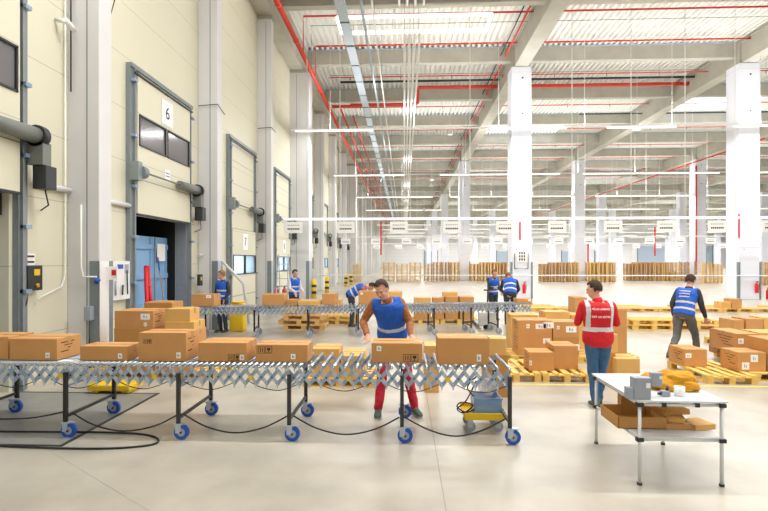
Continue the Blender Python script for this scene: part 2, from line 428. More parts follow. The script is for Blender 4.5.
# ------------------------------------------------------------------ wall fittings on the left
def wallbox(name, label, cat, y0, y1, z0, z1, d, m, extra=None):
    b = MB(); b.bevbox(WX+.004, WX+d, y0, y1, z0, z1, m, .01)
    o = b.build(name); tag(o, label, cat)
    if extra: extra(o)
    return o
# vertical + horizontal conduits
def conduit(label, pts, r=.022, m='wpipe', nm='conduit', group=None, cat='pipe'):
    b = MB(); b.tube(pts, r, M[m], 10); return tag(b.build(nm), label, cat, group)
yA = 8.2
conduit('thin white vertical conduit on the cream wall beside the nearest white pillar', [(WX+.05,yA,13.2),(WX+.05,yA,1.75),(WX+.05,yA-.1,1.55),(WX+.05,yA-.6,1.4),(WX+.05,7.5,1.3)], .012)
conduit('white horizontal trunking between dock door 5 and the nearest pillar', [(WX+.06,7.5,3.25),(WX+.06,8.3,3.25)], .05, 'pillar')
conduit('white horizontal trunking between the nearest pillar and dock door 6', [(WX+.06,8.72,3.2),(WX+.06,10.15,3.2)], .05, 'pillar')
conduit('white horizontal trunking between dock door 6 and the second pillar', [(WX+.06,13.4,3.2),(WX+.06,13.72,3.2)], .05, 'pillar')
conduit('thin white conduit bent onto the nearest pillar at worktop height', [(-5.72,8.28,3.0),(-5.72,8.28,1.9),(-5.68,8.28,1.72),(-5.44,8.28,1.72)], .015)
conduit('thin dark cable clipped up the left edge of the nearest pillar', [(-5.9,8.27,13.0),(-5.9,8.27,5)], .012, 'dsteel', 'cable', None, 'cable')
conduit('thin dark cable strung round the nearest pillar high above the floor', [(-5.95,8.26,7.1),(-5.6,8.28,7.12),(-5.38,8.28,7.1),(-5.38,8.75,6.95),(-5.9,9.3,6.6)], .01, 'dsteel', 'cable', None, 'cable')
conduit('thin cable strung round the second white pillar above dock door height', [(-5.95,13.68,6.5),(-5.4,13.71,6.55),(-5.38,14.2,6.4)], .012, 'dsteel', 'cable', None, 'cable')
conduit('thin cable strung round the third white pillar', [(-5.95,19.3,7.4),(-5.4,19.36,7.45),(-5.38,19.9,7.4)], .014, 'dsteel', 'cable', None, 'cable')
# security lamp at top left
b = MB(); b.tube([(WX+.02,8.0,6.15),(WX+.22,8.05,6.12)], .03, M['pillar'], 10); b.tube([(WX+.22,7.95,6.12),(WX+.22,8.2,6.05)], .05, M['white'], 12)
tag(b.build('wall_lamp'), 'small white tube lamp on a bracket beside the nearest pillar', 'lamp')
# control box door 5
cb = thing('control_box', 'dark grey door control box with yellow label beside dock door 5', 'control box', (WX, 7.32, 1.05))
b = MB(); b.bevbox(.004, .12, -.05, .26, .48, .88, M['dsteel'], .01); b.build('housing', cb)
b = MB(); b.box(.12, .124, .08, .2, .72, .82, M['yellow']); b.build('yellow_label', cb)
b = MB(); b.tube([(.12,.14,.56),(.145,.14,.56)], .03, M['yellow'], 12); b.tube([(.145,.14,.56),(.15,.14,.56)], .015, M['bred'], 8); b.build('button', cb)
b = MB(); b.tube([(.08,0,.48),(.1,-.05,.3),(.06,-.1,.1),(.06,-.1,-.9)], .014, M['black'], 6); b.build('cable', cb)
sg = thing('wall_sign', 'small white sign with two dark lines above the door control box', 'sign', (WX, 7.3, 1.93))
b = MB(); b.box(.004, .01, -.02, .26, 0, .19, M['paper']); b.build('panel', sg)
b = MB()
for zz in (.04, .13): b.box(.01, .012, .0, .24, zz, zz+.03, M['ink'])
b.build('lettering', sg)
# corner guards of pillar 1 and 2,3
for i, (y0, y1, x1) in enumerate(PIL[1:5]):
    g = MB(); g.box(x1-.16, x1+.012, y0-.022, y0-.002, 0, 2.0, M['steel']); g.box(x1+.001, x1+.012, y0-.02, y1+.0, 0, 2.0, M['alu2'] if i else M['white'])
    g.box(x1-.0, x1+.014, y1-.1, y1+.02, 0, 2.0, M['steel'])
    tag(g.build('corner_guard'), ['steel corner guard at the foot of the nearest white pillar', 'steel corner guard at the foot of the second white pillar behind a man', 'steel corner guard at the foot of the third white pillar by the fire extinguishers', 'steel corner guard at the foot of the wide fourth white pillar'][i], 'guard')
b = MB(); b.bevbox(-5.62, -5.5, 8.2, 8.31, .95, 1.2, M['scan'], .01); b.tube([(-5.56,8.26,.95),(-5.56,8.26,.02)], .01, M['dsteel'], 6)
tag(b.build('socket_box'), 'small grey socket box with a cable on the nearest pillar', 'socket box')
# notice board between pillar 1 and door 6
nb = thing('notice_board', 'white notice board with dark tools hanging beside the nearest pillar', 'board', (WX, 9.5, 0))
b = MB(); b.box(.1, .13, -.45, .55, 1.2, 2.0, M['white']); b.build('panel', nb)
b = MB(); b.box(.131, .136, .1, .3, 1.84, 1.93, M['blue']); b.box(.131, .136, .36, .5, 1.74, 1.93, M['scan']); b.build('blue_mark', nb)
b = MB(); b.tube([(.16,.4,1.8),(.16,.42,1.3)], .015, M['dsteel'], 6); b.tube([(.16,.25,1.5),(.18,.2,1.3)], .02, M['dsteel'], 6); b.tube([(.16,.0,1.6),(.16,.0,1.3)], .02, M['scan'], 6); b.build('hanging_tool', nb)
b = MB(); b.box(-5.41, -5.2, 8.5, 8.52, 1.66, 1.9, M['paper']); b.box(-5.3, -5.22, 8.49, 8.499, 1.74, 1.84, M['bred'])
tag(b.build('notice_sheet'), 'white notice sheet with a red mark fixed to the nearest pillar', 'notice')
b = MB(); b.tube([(-5.45,8.27,1.62),(-5.4,8.27,1.68)], .045, M['blue'], 10)
tag(b.build('blue_button'), 'small blue round button on the front of the nearest pillar', 'button')
# red folding ladder in dock door 6
ld = thing('hand_truck', 'red tubular hand truck leaning in the open dock door 6', 'hand truck', (-6.1, 11.15, 0), PI/2)
b = MB(); b.tube([(-.12,-.1,.06),(-.05,.0,1.85)], .045, M['bred'], 8); b.tube([(.14,-.1,.06),(.05,.0,1.85)], .045, M['bred'], 8); b.tube([(-.06,0,1.85),(.06,0,1.85)], .045, M['bred'], 8)
for zz in (.4, .9, 1.4): b.tube([(-.1,-.05,zz),(.1,-.05,zz)], .02, M['bred'], 6)
b.build('frame', ld)
b = MB(); b.box(-.17, .17, -.3, -.08, .01, .035, M['bred']); b.build('toe_plate', ld)
for s_ in (-1, 1):
    b = MB(); b.tube([(s_*.13,.06,.11),(s_*.18,.06,.11)], .1, M['black'], 16); b.build('wheel', ld)
b = MB(); b.tube([(-6.2,12.4,.01),(-6.34,12.2,1.75)], .014, M['woodp'], 8); b.tube([(-6.34,12.2,1.75),(-6.36,12.16,2.1)], .016, M['blue'], 8)
tag(b.build('broom_handle'), 'long wooden broom handle leaning inside dock door 6', 'broom')
# diagonal white lifting pole near the man by the wall
b = MB(); b.tube([(-5.9,13.6,2.15),(-5.75,14.2,2.3),(-5.05,14.9,1.3),(-4.9,15.0,.02)], .045, M['pillar'], 10)
tag(b.build('guard_rail'), 'bent white tubular rail standing by the second pillar', 'rail')
b = MB(); b.bevbox(WX+.17, WX+.25, 13.3, 13.5, 1.3, 1.62, M['dsteel'], .01); b.box(WX+.25, WX+.255, 13.35, 13.45, 1.45, 1.55, M['yellow'])
tag(b.build('door_switch'), 'dark push button box with yellow face beside dock door 6', 'switch')

# ------------------------------------------------------------------ pipes, trays, lights overhead
def run(name, label, cat, x, z, y0, y1, r, m):
    b = MB(); b.tube([(x,y0,z),(x,y1,z)], r, M[m], 10)
    if r > .05:
        yy = y0+1.5
        while yy < min(y1, 70): b.tube([(x,yy,z),(x,yy+.1,z)], r*1.22, M[m], 12); yy += 3.0
    o = b.build(name); tag(o, label, cat)
    yy = y0+2
    while yy < min(y1, 60): rod(o, x, yy, z, CEIL-.01); yy += 6
    return o
run('sprinkler_main_pipe', 'thick red sprinkler main running away along the left pillars', 'pipe', -4.65, 11.5, 4, 140, .10, 'red')
run('sprinkler_main_pipe', 'thinner red sprinkler main running away beside the thick one, right of it', 'pipe', -4.0, 11.6, 30, 140, .06, 'red')
run('sprinkler_main_pipe', 'third thin red sprinkler main, the one nearest the cable tray', 'pipe', -3.4, 11.7, 32, 140, .05, 'red')
run('sprinkler_main_pipe', 'red sprinkler pipe running along the left side of the centre column beam', 'pipe', 5.45, 13.0, 6, 140, .045, 'red')
run('drain_pipe', 'dark thin pipe beside the red pipe along the centre column beam', 'pipe', 5.2, 13.05, 6, 140, .03, 'dsteel')
run('sprinkler_main_pipe', 'red sprinkler pipe with short risers along the far right column beam', 'pipe', 29.1, 11.9, 40, 140, .07, 'red')
for k in range(7):
    pass
# cable tray (ladder)
ct = thing('cable_tray', 'pale blue galvanised cable tray running away under the roof', 'cable tray', (-2.24, 4, 11.0))
b = MB()
for s_ in (-1, 1): b.box(s_*.17-.012, s_*.17+.012, 0, 120, 0, .09, M['galv'])
b.box(-.16, .16, 0, 120, .0, .008, M['galv']); b.build('rails', ct)
b = MB(); b.box(-.19, .19, 0, .05, -.03, .0, M['rod']); br = b.build('bracket', ct)
for k in range(1, 36): o = br.copy(); C.objects.link(o); o.location = (0, k*2, 0)
for k in range(10):
    for s_ in (-1, 1): rod(ct, s_*.18, k*6+1, 0, CEIL-11.01)
run('conduit', 'grey conduit just right of the cable tray under the roof', 'conduit', -1.5, 11, 4, 120, .05, 'galv')
run('conduit', 'thin white conduit right of the grey one, under the roof', 'conduit', -1.12, 11, 4, 120, .03, 'wpipe')
# bundle of four white tubes
for i, x in enumerate((.02, .20, .38, .56)):
    run('conduit', '%s of the four white parallel tubes running away overhead' % ['leftmost', 'second from the left', 'second from the right', 'rightmost'][i], 'conduit', x, 10.0, 16.8, 110, .045, 'wpipe')
for i, x in enumerate((-.2, .13, .47, .82)):
    run('conduit', '%s of the four white tubes ending above the ring light' % ['leftmost', 'second from the left', 'second from the right', 'rightmost'][i], 'conduit', x, 12.7, 12, 20.1, .05, 'wpipe')
# rectangular ring light
rg = thing('ring_light', 'large rectangular white tube light hanging under the near roof', 'light', (.45, 21.1, 12.4))
for nm, (a, c) in (('near_tube', ((-3.3,-.7,0),(3.25,-.7,0))), ('far_tube', ((-3.3,.7,0),(3.25,.7,0))), ('side_tube', ((-3.3,-.7,0),(-3.3,.7,0))), ('side_tube', ((3.25,-.7,0),(3.25,.7,0)))):
    b = MB(); b.tube([a, c], .075, M['led'], 10); b.build(nm, rg)
for sx in (-2.5, -.9, 2.5):
    for sy in (-.7, .7): rod(rg, sx, sy, .05, 1.09, .01, 'wire')
# sprinkler branches across
def cross(y, z, x0, x1, r, m, label, name='sprinkler_pipe', heads=True, pts=None):
    b = MB(); b.tube(pts or [(x0,y,z),(x1,y,z)], r, M[m], 8); o = b.build(name); tag(o, label, 'pipe')
    if heads:
        x = x0+1.3
        while x < min(x1, 40): rod(o, x, y, z-.16, z, .02, 'dsteel', 'sprinkler_head'); rod(o, x, y, z, CEIL-.01, .007); x += 3
cross(22, 13.3, 0, 0, .045, 'red', 'nearest red sprinkler branch crossing under the roof', pts=[(-4.65,22,11.5),(-4.65,22,13.3),(60,22,13.3)], heads=False)
cross(25.1, 13.3, 0, 0, .045, 'red', 'second red sprinkler branch crossing in front of the centre column', pts=[(-4.65,25.1,11.5),(-4.65,25.1,13.3),(17.9,25.1,13.3)], heads=False)
cross(23, 13.35, -4.5, 60, .016, 'rod', 'thin grey rod crossing under the near roof', 'support_rod', False)
cross(28.5, 12.95, -4.5, 60, .035, 'red', 'thin red sprinkler branch just behind the first deep beam', heads=True)
cross(29.1, 13.3, -4.5, 60, .016, 'rod', 'thin grey rod crossing behind the first deep beam', 'support_rod', False)
cross(29.8, 13.15, -4.0, 17.9, .07, 'dsteel', 'dark drain pipe crossing between the centre and right columns', 'drain_pipe', False)
cross(30.4, 12.95, 0, 0, .12, 'red', 'thick red feed pipe stepping up as it crosses in front of the second beam', heads=False, pts=[(-3.4,30.4,11.9),(.75,30.4,11.9),(.85,30.4,12.0),(.85,30.4,12.85),(.95,30.4,12.95),(17.9,30.4,12.95)], name='sprinkler_feed_pipe')
cross(30.6, 11.9, -4.6, -3.4, .1, 'red', 'short red pipe joining the two sprinkler mains on the left', heads=False, name='sprinkler_feed_pipe')
for k, yy in enumerate((35.2, 41.5, 47.5, 53.5, 60, 66)):
    cross(yy, 13.28, -4.5, 60, .035, 'red', '%s thin red sprinkler branch beyond the second beam' % ['first','second','third','fourth','fifth','sixth'][k])
cross(36.2, 12.9, 13, 60, .05, 'dsteel', 'dark pipe crossing behind the right column', 'drain_pipe', False)

# luminaire rows
ROWS = [24.6, 37.6, 50.6, 63.6, 76.6, 89.6, 102.6, 115.6, 128.6, 141.6]
segs = {0: [(-5.4,-1.6),(4.6,8.2),(10.4,13.6),(16.6,21)], 1: [(-5.3,0),(3,12),(14,24),(26,30)], 2: [(-5.3,3),(5,18),(20,40)]}
for i, y in enumerate(ROWS):
    r = thing('light_trunking', '%s white light trunking row crossing the hall overhead' % ['nearest','second nearest','third nearest','fourth nearest','fifth nearest','sixth nearest','seventh nearest','third farthest','second farthest','farthest'][i], 'light', (0, y, 8.7))
    b = MB(); b.box(-5.85 if i == 0 else -5.25, 100, -.035, .035, .05, .11, M['white']); b.build('rail', r)
    ss = segs.get(i) or [(-4.8+q*14, 5+q*14) for q in range(6)]
    for (a, c) in ss:
        e = MB(); e.bevbox(a-.2, c, -.045, .045, -.02, .05, M['led'], .01); e.build('led_tube', r)
    x = -3.8
    while x < min(60, y): rod(r, x, 0, .1, CEIL-8.71, .01, 'wire'); x += 4.3
# sign rails
us = [285,337,390,443,496,548,604,657,708,762]
sign_uw = 18.3
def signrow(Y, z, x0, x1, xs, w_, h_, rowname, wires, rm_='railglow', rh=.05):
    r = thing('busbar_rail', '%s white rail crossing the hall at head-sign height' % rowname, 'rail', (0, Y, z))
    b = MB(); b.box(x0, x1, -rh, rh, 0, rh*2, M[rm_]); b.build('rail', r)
    for x in wires: rod(r, x, 0, .1, CEIL-z-.01, .018, 'wire')
    for k, x in enumerate(xs):
        s_ = thing('hanging_sign', 'white hanging sign with two printed lines, %s on the %s rail' % (nth(k), rowname), 'sign', (x, Y, z), 0, 'white signs hanging from the %s rail' % rowname)
        b = MB(); b.box(0, w_, -.012, .012, -h_-.08, -.08, M['paper']); b.build('panel', s_)
        b = MB(); n_ = 7
        for q in range(n_):
            g = w_*.7/n_
            b.box(w_*.15+q*g, w_*.15+q*g+g*.75, -.016, -.0125, -.08-h_*.7, -.08-h_*.56, M['dsteel'])
            b.box(w_*.15+q*g, w_*.15+q*g+g*.7, -.016, -.0125, -.08-h_*.34, -.08-h_*.26, M['scan'])
        b.build('lettering', s_)
        b = MB(); b.tube([(w_*.12,0,-.08),(w_*.12,0,0)], .008, M['wire'], 5); b.tube([(w_*.88,0,-.08),(w_*.88,0,0)], .008, M['wire'], 5); b.build('hook', s_)
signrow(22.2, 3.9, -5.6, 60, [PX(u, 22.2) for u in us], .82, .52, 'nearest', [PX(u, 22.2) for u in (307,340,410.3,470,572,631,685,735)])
signrow(38.6, 3.9, -5.2, 60, [PX(341+30.4*k, 38.6) for k in range(14)], .75, .45, 'second', [PX(341+61*k, 38.6) for k in range(7)], 'white', .035)
signrow(54, 3.9, -4.9, 70, [PX(352+21.6*k, 54) for k in range(19)], .75, .4, 'third', [PX(352+65*k, 54) for k in range(6)], 'white', .035)
# barrier line and hanging red straps
b = MB(); b.tube([(-5.0,25.62,1.24),(40,25.62,1.24)], .03, M['white'], 6)
tag(b.build('barrier_rope'), 'white barrier line stretched across the hall in front of the columns', 'rope')
for i, (u, v0, v1, Y) in enumerate(((316,222,256,36),(381,222,255,38),(588,240,262,60),(655,227,256,44),(739,214,238,25.6),(104+416,222,240,25.6))):
    X = PX(u, Y); b = MB(); b.box(X-.045*Y/30, X+.045*Y/30, Y-.01, Y+.01, PZ(v1, X, Y), PZ(v0, X, Y), M['bred'])
    z1 = PZ(v0, X, Y); b.box(X-.004, X+.004, Y-.004, Y+.004, z1, 12.7, M['wire'])
    tag(b.build('hanging_strap'), ['narrow red strap hanging beside the left pillars', 'narrow red strap hanging left of the centre aisle', 'small far red strap hanging behind the centre', 'narrow red strap hanging in front of the far dock door', 'red strap hanging on the big right column', 'red strap hanging on the front of the centre column'][i], 'strap')
X = 29.3; b = MB(); b.tube([(X+.1,49.6,11.6),(X+.1,49.6,.5)], .08, M['red'], 8)
tag(b.build('sprinkler_riser'), 'red vertical riser pipe on the second-row column right of centre', 'pipe')
# loudspeaker-like high-bay lamps
for i, (u, v, Y) in enumerate(((450,134,35),(637,129,28),(431,186,48),(424,210,62),(432,180,52))):
    X = PX(u, Y); z = PZ(v, X, Y)
    r = thing('bay_lamp', ['small round lamp hanging left of the centre beam', 'bright round lamp hanging left of the big right column', 'small far round lamp above the centre aisle', 'smallest round lamp deep down the aisle', 'far round lamp beside the aisle lamp'][i], 'lamp', (X, Y, z))
    b = MB(); b.tube([(0,0,.28),(0,0,.1),(0,0,.0)], [.05,.16,.24], M['white'], 14); b.build('housing', r)
    b = MB(); b.tube([(0,0,0),(0,0,-.04)], .21, M['led'] if i == 1 else M['white'], 14); b.build('lens', r)
    b = MB(); b.tube([(0,0,.28),(0,0,CEIL-z)], .01, M['wire'], 5); b.build('hanger', r)
# column signs & extinguishers
def extinguisher(loc, label):
    r = thing('fire_extinguisher', label, 'fire extinguisher', loc, 0, None)
    b = MB(); b.tube([(0,0,0),(0,0,.03),(0,0,.42),(0,0,.5),(0,0,.53)], [.075,.085,.085,.05,.025], M['bred'], 14); b.build('cylinder', r)
    b = MB(); b.tube([(0,0,.53),(0,0,.6)], .02, M['black'], 8); b.box(-.02, .09, -.015, .015, .58, .61, M['black']); b.build('valve', r)
    b = MB(); b.tube([(.02,-.03,.57),(.1,-.05,.5),(.1,-.05,.2)], .012, M['black'], 6); b.build('hose', r)
    return r
extinguisher((6.32,25.56,.3), 'red fire extinguisher mounted on the centre column')
extinguisher((18.2,25.56,.35), 'red fire extinguisher mounted on the front of the right column')
extinguisher((-5.15,19.2,.02+.35), 'red fire extinguisher by the third pillar, left of a pair')
extinguisher((-4.85,19.25,.37), 'red fire extinguisher by the third pillar, right of a pair')
b = MB(); b.box(-5.35, -4.68, 19.05, 19.45, 0, .36, M['scan']); tag(b.build('extinguisher_stand'), 'low grey stand under the pair of fire extinguishers', 'stand')
extinguisher((19.0,25.9,.0), 'large red fire extinguisher standing right of the big right column')
extinguisher((14.4,49.5,.35), 'small far red fire extinguisher near the second-row column')
for i, (X, Y) in enumerate(((6.2, 25.66), (6.2, 25.66))):
    s_ = thing('column_sign', ['black printed code sign on the front of the centre column', 'small black hook bracket under the code sign on the centre column'][i], 'sign', (X, Y, 2.0 if i == 0 else 1.5))
    b = MB()
    if i == 0:
        b.box(-.25, .35, -.004, .01, -.05, .55, M['paper'])
        for q in range(3):
            for w_ in range(3): b.box(-.12+w_*.12, -.05+w_*.12, -.008, -.0045, .02+q*.17, .14+q*.17, M['ink'])
        b.build('panel', s_)
    else:
        b.tube([(-.35,0,.9),(-.35,0,.1),(.35,0,.1),(.35,0,.9)], .02, M['dsteel'], 6); b.build('bracket', s_)

# ------------------------------------------------------------------ pallets
def pallet_parts():
    """EUR pallet 1.2 x 0.8, long side along X, origin at centre of the base"""
    P = {}
    b = MB(); b.box(-.6, .6, -.05, .05, .122, .144, M['wood']); P['tw'] = b
    b = MB(); b.box(-.6, .6, -.04, .04, .122, .144, M['wood']); P['tn'] = b
    b = MB(); b.box(-.0725, .0725, -.4, .4, .1, .1215, M['wood']); P['st'] = b
    b = MB(); b.box(-.07, .07, -.05, .05, .022, .0995, M['wood']); P['bl'] = b
    b = MB(); b.box(-.6, .6, -.05, .05, 0, .0215, M['wood']); P['bb'] = b
    return {k: v.build('pp') for k, v in P.items()}
_pp = pallet_parts()
PM = {k: o.data for k, o in _pp.items()}
for o in list(_pp.values()): bpy.data.objects.remove(o)
def pallet(x, y, z, rotz, label, group=None, across=False):
    r = thing('wooden_pallet', label, 'pallet', (x,y,z), rotz+(PI/2 if across else 0), group)
    def pc(nm, key, dx, dy):
        o = bpy.data.objects.new(nm, PM[key]); C.objects.link(o); o.parent = r; o.location = (dx,dy,0)
    for dy, k in ((-.35,'tw'),(-.175,'tn'),(0,'tw'),(.175,'tn'),(.35,'tw')): pc('top_board', k, dx=0, dy=dy)
    for dx in (-.5275, 0, .5275): pc('stringer', 'st', dx, 0)
    for dx in (-.53, 0, .53):
        for dy in (-.345, 0, .345): pc('block', 'bl', dx, dy)
    for dy in (-.345, 0, .345): pc('bottom_board', 'bb', 0, dy)
    return r
def pallet_mesh(m):
    b = MB()
    for dy, hw in ((-.35,.05),(-.175,.04),(0,.05),(.175,.04),(.35,.05)): b.box(-.6,.6,dy-hw,dy+hw,.122,.144,m)
    for dx in (-.5275,0,.5275): b.box(dx-.0725,dx+.0725,-.4,.4,.1,.122,m)
    for dx in (-.53,0,.53):
        for dy in (-.345,0,.345): b.box(dx-.07,dx+.07,dy-.05,dy+.05,.022,.1,m)
    for dy in (-.345,0,.345): b.box(-.6,.6,dy-.05,dy+.05,0,.022,m)
    o = b.build('wooden_pallet'); me = o.data; bpy.data.objects.remove(o); return me
PMW = [pallet_mesh(M['wood']), pallet_mesh(M['wood2']), pallet_mesh(M['wood3'])]
def spallet(x, y, z, rotz, label, group, mi=0):
    o = bpy.data.objects.new('wooden_pallet', PMW[mi]); C.objects.link(o); o.location = (x,y,z); o.rotation_euler = (0,0,rotz)
    return tag(o, label, 'pallet', group)

# ------------------------------------------------------------------ cartons
def carton(u0, u1, vt, Y, dep, zb, label, m='card', lab=None, marks=None, side=None, rot=0, group=None, h=None, name='cardboard_box', tape=True):
    """front face spans u0..u1 at distance Y, top edge at vt; base at height zb"""
    x0, x1 = PX(u0, Y), PX(u1, Y); w_ = x1-x0
    if h is None: h = PZ(vt, (x0+x1)/2, Y)-zb
    zb += .001
    xc = (x0+x1)/2
    r = thing(name, label, 'cardboard box', (xc, Y+dep/2, zb), rot, group)
    hw, hd = w_/2, dep/2; mm = M[m]
    b = MB(); b.bevbox(-hw, hw, -hd, hd, 0, h-.006, mm, .004); b.build('body', r)
    b = MB()
    b.box(-hw+.002, hw-.002, -hd+.001, -.003, h-.006, h, mm); b.build('top_flap', r)
    b = MB(); b.box(-hw+.002, hw-.002, .003, hd-.001, h-.006, h, mm); b.build('top_flap', r)
    if tape:
        b = MB(); b.box(-hw-.001, hw+.001, -.03, .03, h, h+.0015, M['tape']); b.box(hw+.0002, hw+.0012, -.03, .03, h-.09, h, M['tape']); b.box(-hw-.0012, -hw-.0002, -.03, .03, h-.09, h, M['tape'])
        b.build('packing_tape', r)
    if lab:     # (fx, fz, w, h) fractions on the front
        for (fx, fz, lw, lh) in lab:
            b = MB(); X0 = -hw+fx*w_; Z0 = fz*h
            b.box(X0, X0+lw, -hd-.0015, -hd-.0002, Z0, Z0+lh, M['paper'])
            mk = M['ink'] if lw < .07 else M['scan']
            b.box(X0+lw*.3, X0+lw*.42, -hd-.0022, -hd-.0016, Z0+lh*.25, Z0+lh*.75, mk); b.box(X0+lw*.55, X0+lw*.67, -hd-.0022, -hd-.0016, Z0+lh*.25, Z0+lh*.6, mk)
            b.build('shipping_label', r)
    if marks:   # pictogram frames on the front
        for (fx, fz, s_) in marks:
            b = MB(); X0 = -hw+fx*w_; Z0 = fz*h; t_ = s_*.07; y0, y1 = -hd-.0012, -hd-.0002
            for k in range(2):
                a = X0+k*s_*1.05
                b.box(a, a+s_, y0, y1, Z0, Z0+t_, M['ink']); b.box(a, a+s_, y0, y1, Z0+s_-t_, Z0+s_, M['ink'])
                b.box(a, a+t_, y0, y1, Z0, Z0+s_, M['ink']); b.box(a+s_-t_, a+s_, y0, y1, Z0, Z0+s_, M['ink'])
                if k == 0:
                    for q in (.28, .6): b.box(a+s_*q, a+s_*(q+.12), y0, y1, Z0+s_*.2, Z0+s_*.8, M['ink'])
                else:
                    b.box(a+s_*.44, a+s_*.56, y0, y1, Z0+s_*.2, Z0+s_*.5, M['ink']); b.box(a+s_*.25, a+s_*.75, y0, y1, Z0+s_*.45, Z0+s_*.8, M['ink']); b.box(a+s_*.25, a+s_*.75, y0, y1, Z0+s_*.14, Z0+s_*.2, M['ink'])
            b.build('printed_mark', r)
    if side:    # faint printed lines on the right side (+1) or left side (-1)
        b = MB(); sx = side*(hw+.0007)
        for q in range(4):
            b.box(min(sx, sx-.0006*side), max(sx, sx-.0006*side), -hd*.7+(.06*q if q < 3 else 0), hd*(.4-.15*q), h*(.75-.14*q), h*(.75-.14*q)+.012, M['ink'])
        b.build('printed_mark', r)
    return r, zb+h, xc

# ------------------------------------------------------------------ conveyors
def conveyor(name, label, x0, x1, y0, rotz, legs, width=.84, ht=.83, rp=.1, wheel_m='blue', origin=None, dark='dsteel', lp=.13):
    Lg = x1-x0
    r = thing(name, label, 'conveyor', (x0, y0, 0) if origin is None else origin, rotz)
    rm = MB(); rm.tube([(0,.03,0),(0,width-.03,0)], .019, M['roller'], 12); rm.tube([(0,-.012,0),(0,width+.012,0)], .007, M['alu2'], 6)
    base = rm.build('roller', r); base.location = (rp/2, 0, ht-.02)
    k, xx = 1, rp/2
    while k < 100:
        xx += rp if (xx < Lg*.62 or origin is not None) else rp*2
        if xx > Lg-.02: break
        o = base.copy(); C.objects.link(o); o.location = (xx, 0, ht-.02); k += 1
    for side_, yy in (('near', 0.0), ('far', width)):
        b = MB(); n_ = int(Lg/lp); zt, zl = ht-.055, ht-.205
        for k in range(0, n_-1):
            a = (k+.5)*lp; c = a+lp
            for (xa, xb, dy, mm) in ((a, c, -.009, 'alu'), (c, a, .0, 'alu2')):
                p0 = Vector((xa, yy+dy, zl)); p1 = Vector((xb, yy+dy, zt)); d = (p1-p0).normalized(); nrm = Vector((-d.z, 0, d.x))*.020
                q = [p0-nrm-d*.012, p1-nrm+d*.012, p1+nrm+d*.012, p0+nrm-d*.012]; tt = Vector((0,.006,0))
                bb = len(b.v); b.v += [tuple(v) for v in q]+[tuple(v+tt) for v in q]; ii = b._m(M[mm])
                for fc in ((0,1,2,3),(7,6,5,4),(0,4,5,1),(1,5,6,2),(2,6,7,3),(3,7,4,0)): b.f.append(tuple(bb+z for z in fc)); b.mi.append(ii); b.sm.append(False)
            mz = (zt+zl)/2
            b.tube([((a+c)/2,yy-.015,mz),((a+c)/2,yy+.01,mz)], .009, M['dsteel'], 8)
            b.box(a-.007, a+.007, yy-.018, yy-.010, zl-.045, zl+.02, M['alu2']); b.box(a-.007, a+.007, yy-.018, yy-.010, zt-.01, ht-.005, M['alu2'])
        o = b.build('scissor_lattice', r)
        if side_ == 'near':
            for k in range(4, n_, 9):
                b = MB(); b.box(k*lp-.02, k*lp+.03, yy-.019, yy-.0165, ht-.16, ht-.11, M['yellow']); b.build('warning_sticker', r)
        for li, lx in enumerate(legs):
            near = side_ == 'near'; dk_ = M['black'] if li < 2 else M[dark]
            b = MB(); b.box(lx-.02, lx+.02, yy-.055 if near else yy+.012, yy-.020 if near else yy+.05, .16, ht-.09, dk_)
            lg = b.build('leg', r)
            b = MB(); yc = yy-.03
            b.box(lx-.04, lx+.05, yc-.035, yc+.035, .166, .18, M['alu2'])
            for s_ in (-1, 1):
                y_ = yc+s_*.03; b.box(lx-.025, lx+.035, y_-.003, y_+.003, .075, .168, M['alu2'])
            b.box(lx+.03, lx+.10, yc-.02, yc+.02, .168, .178, M['alu2'])
            fk = b.build('caster_fork', lg)
            b = MB(); cx_ = lx+.035
            b.tube([(cx_,yc-.02,.083),(cx_,yc+.02,.083)], .083, M[wheel_m], 24); b.tube([(cx_,yc-.023,.083),(cx_,yc+.023,.083)], .045, M['scan'], 16); b.tube([(cx_,yc-.036,.083),(cx_,yc+.036,.083)], .012, M['dsteel'], 8)
            b.build('caster_wheel', lg)
    for lx in legs:
        b = MB(); b.bar((lx, .0, .24), (lx, width, .24), .03, .03, M[dark]); b.build('cross_bar', r)
        b = MB(); b.bar((lx, .0, ht-.25), (lx, width, ht-.25), .02, .02, M['alu']); b.build('cross_bar', r)
    return r
CY = 5.32; CH = .83
cx0, cx1 = -5.5, PX(509, CY)+.06
legx = [PX(u, CY)-cx0 for u in (-44, 68, 180, 290, 402, 509)]
conveyor('expandable_conveyor', 'long silver expandable roller conveyor on blue casters in the foreground', cx0, cx1, CY, 0, legx, width=.84, ht=CH, rp=.065, lp=.122)
# back conveyor, turned slightly
bx0, by0 = PX(196, 12.3), 12.0
bx1, by1 = PX(536, 13.6), 13.45
ang = math.atan2(by1-by0, bx1-bx0); BL = math.hypot(bx1-bx0, by1-by0)
bl = [((PX(u, 12.9)-bx0)/math.cos(ang)) for u in (212,262,311,359,434,472,500)]
conveyor('expandable_conveyor', 'rear silver expandable roller conveyor on grey casters, crossing the middle of the hall', bx0, bx1, by0, ang, bl, width=.7, ht=.83, rp=BL/100, wheel_m='scan', origin=(bx0, by0, 0), lp=.115)
def backY(u):          # distance of the rear conveyor's front edge at this column
    for _ in range(1): pass
    Y = 12.7
    for _ in range(6):
        x = PX(u, Y); Y = by0+(x-bx0)*math.tan(ang)
    return Y

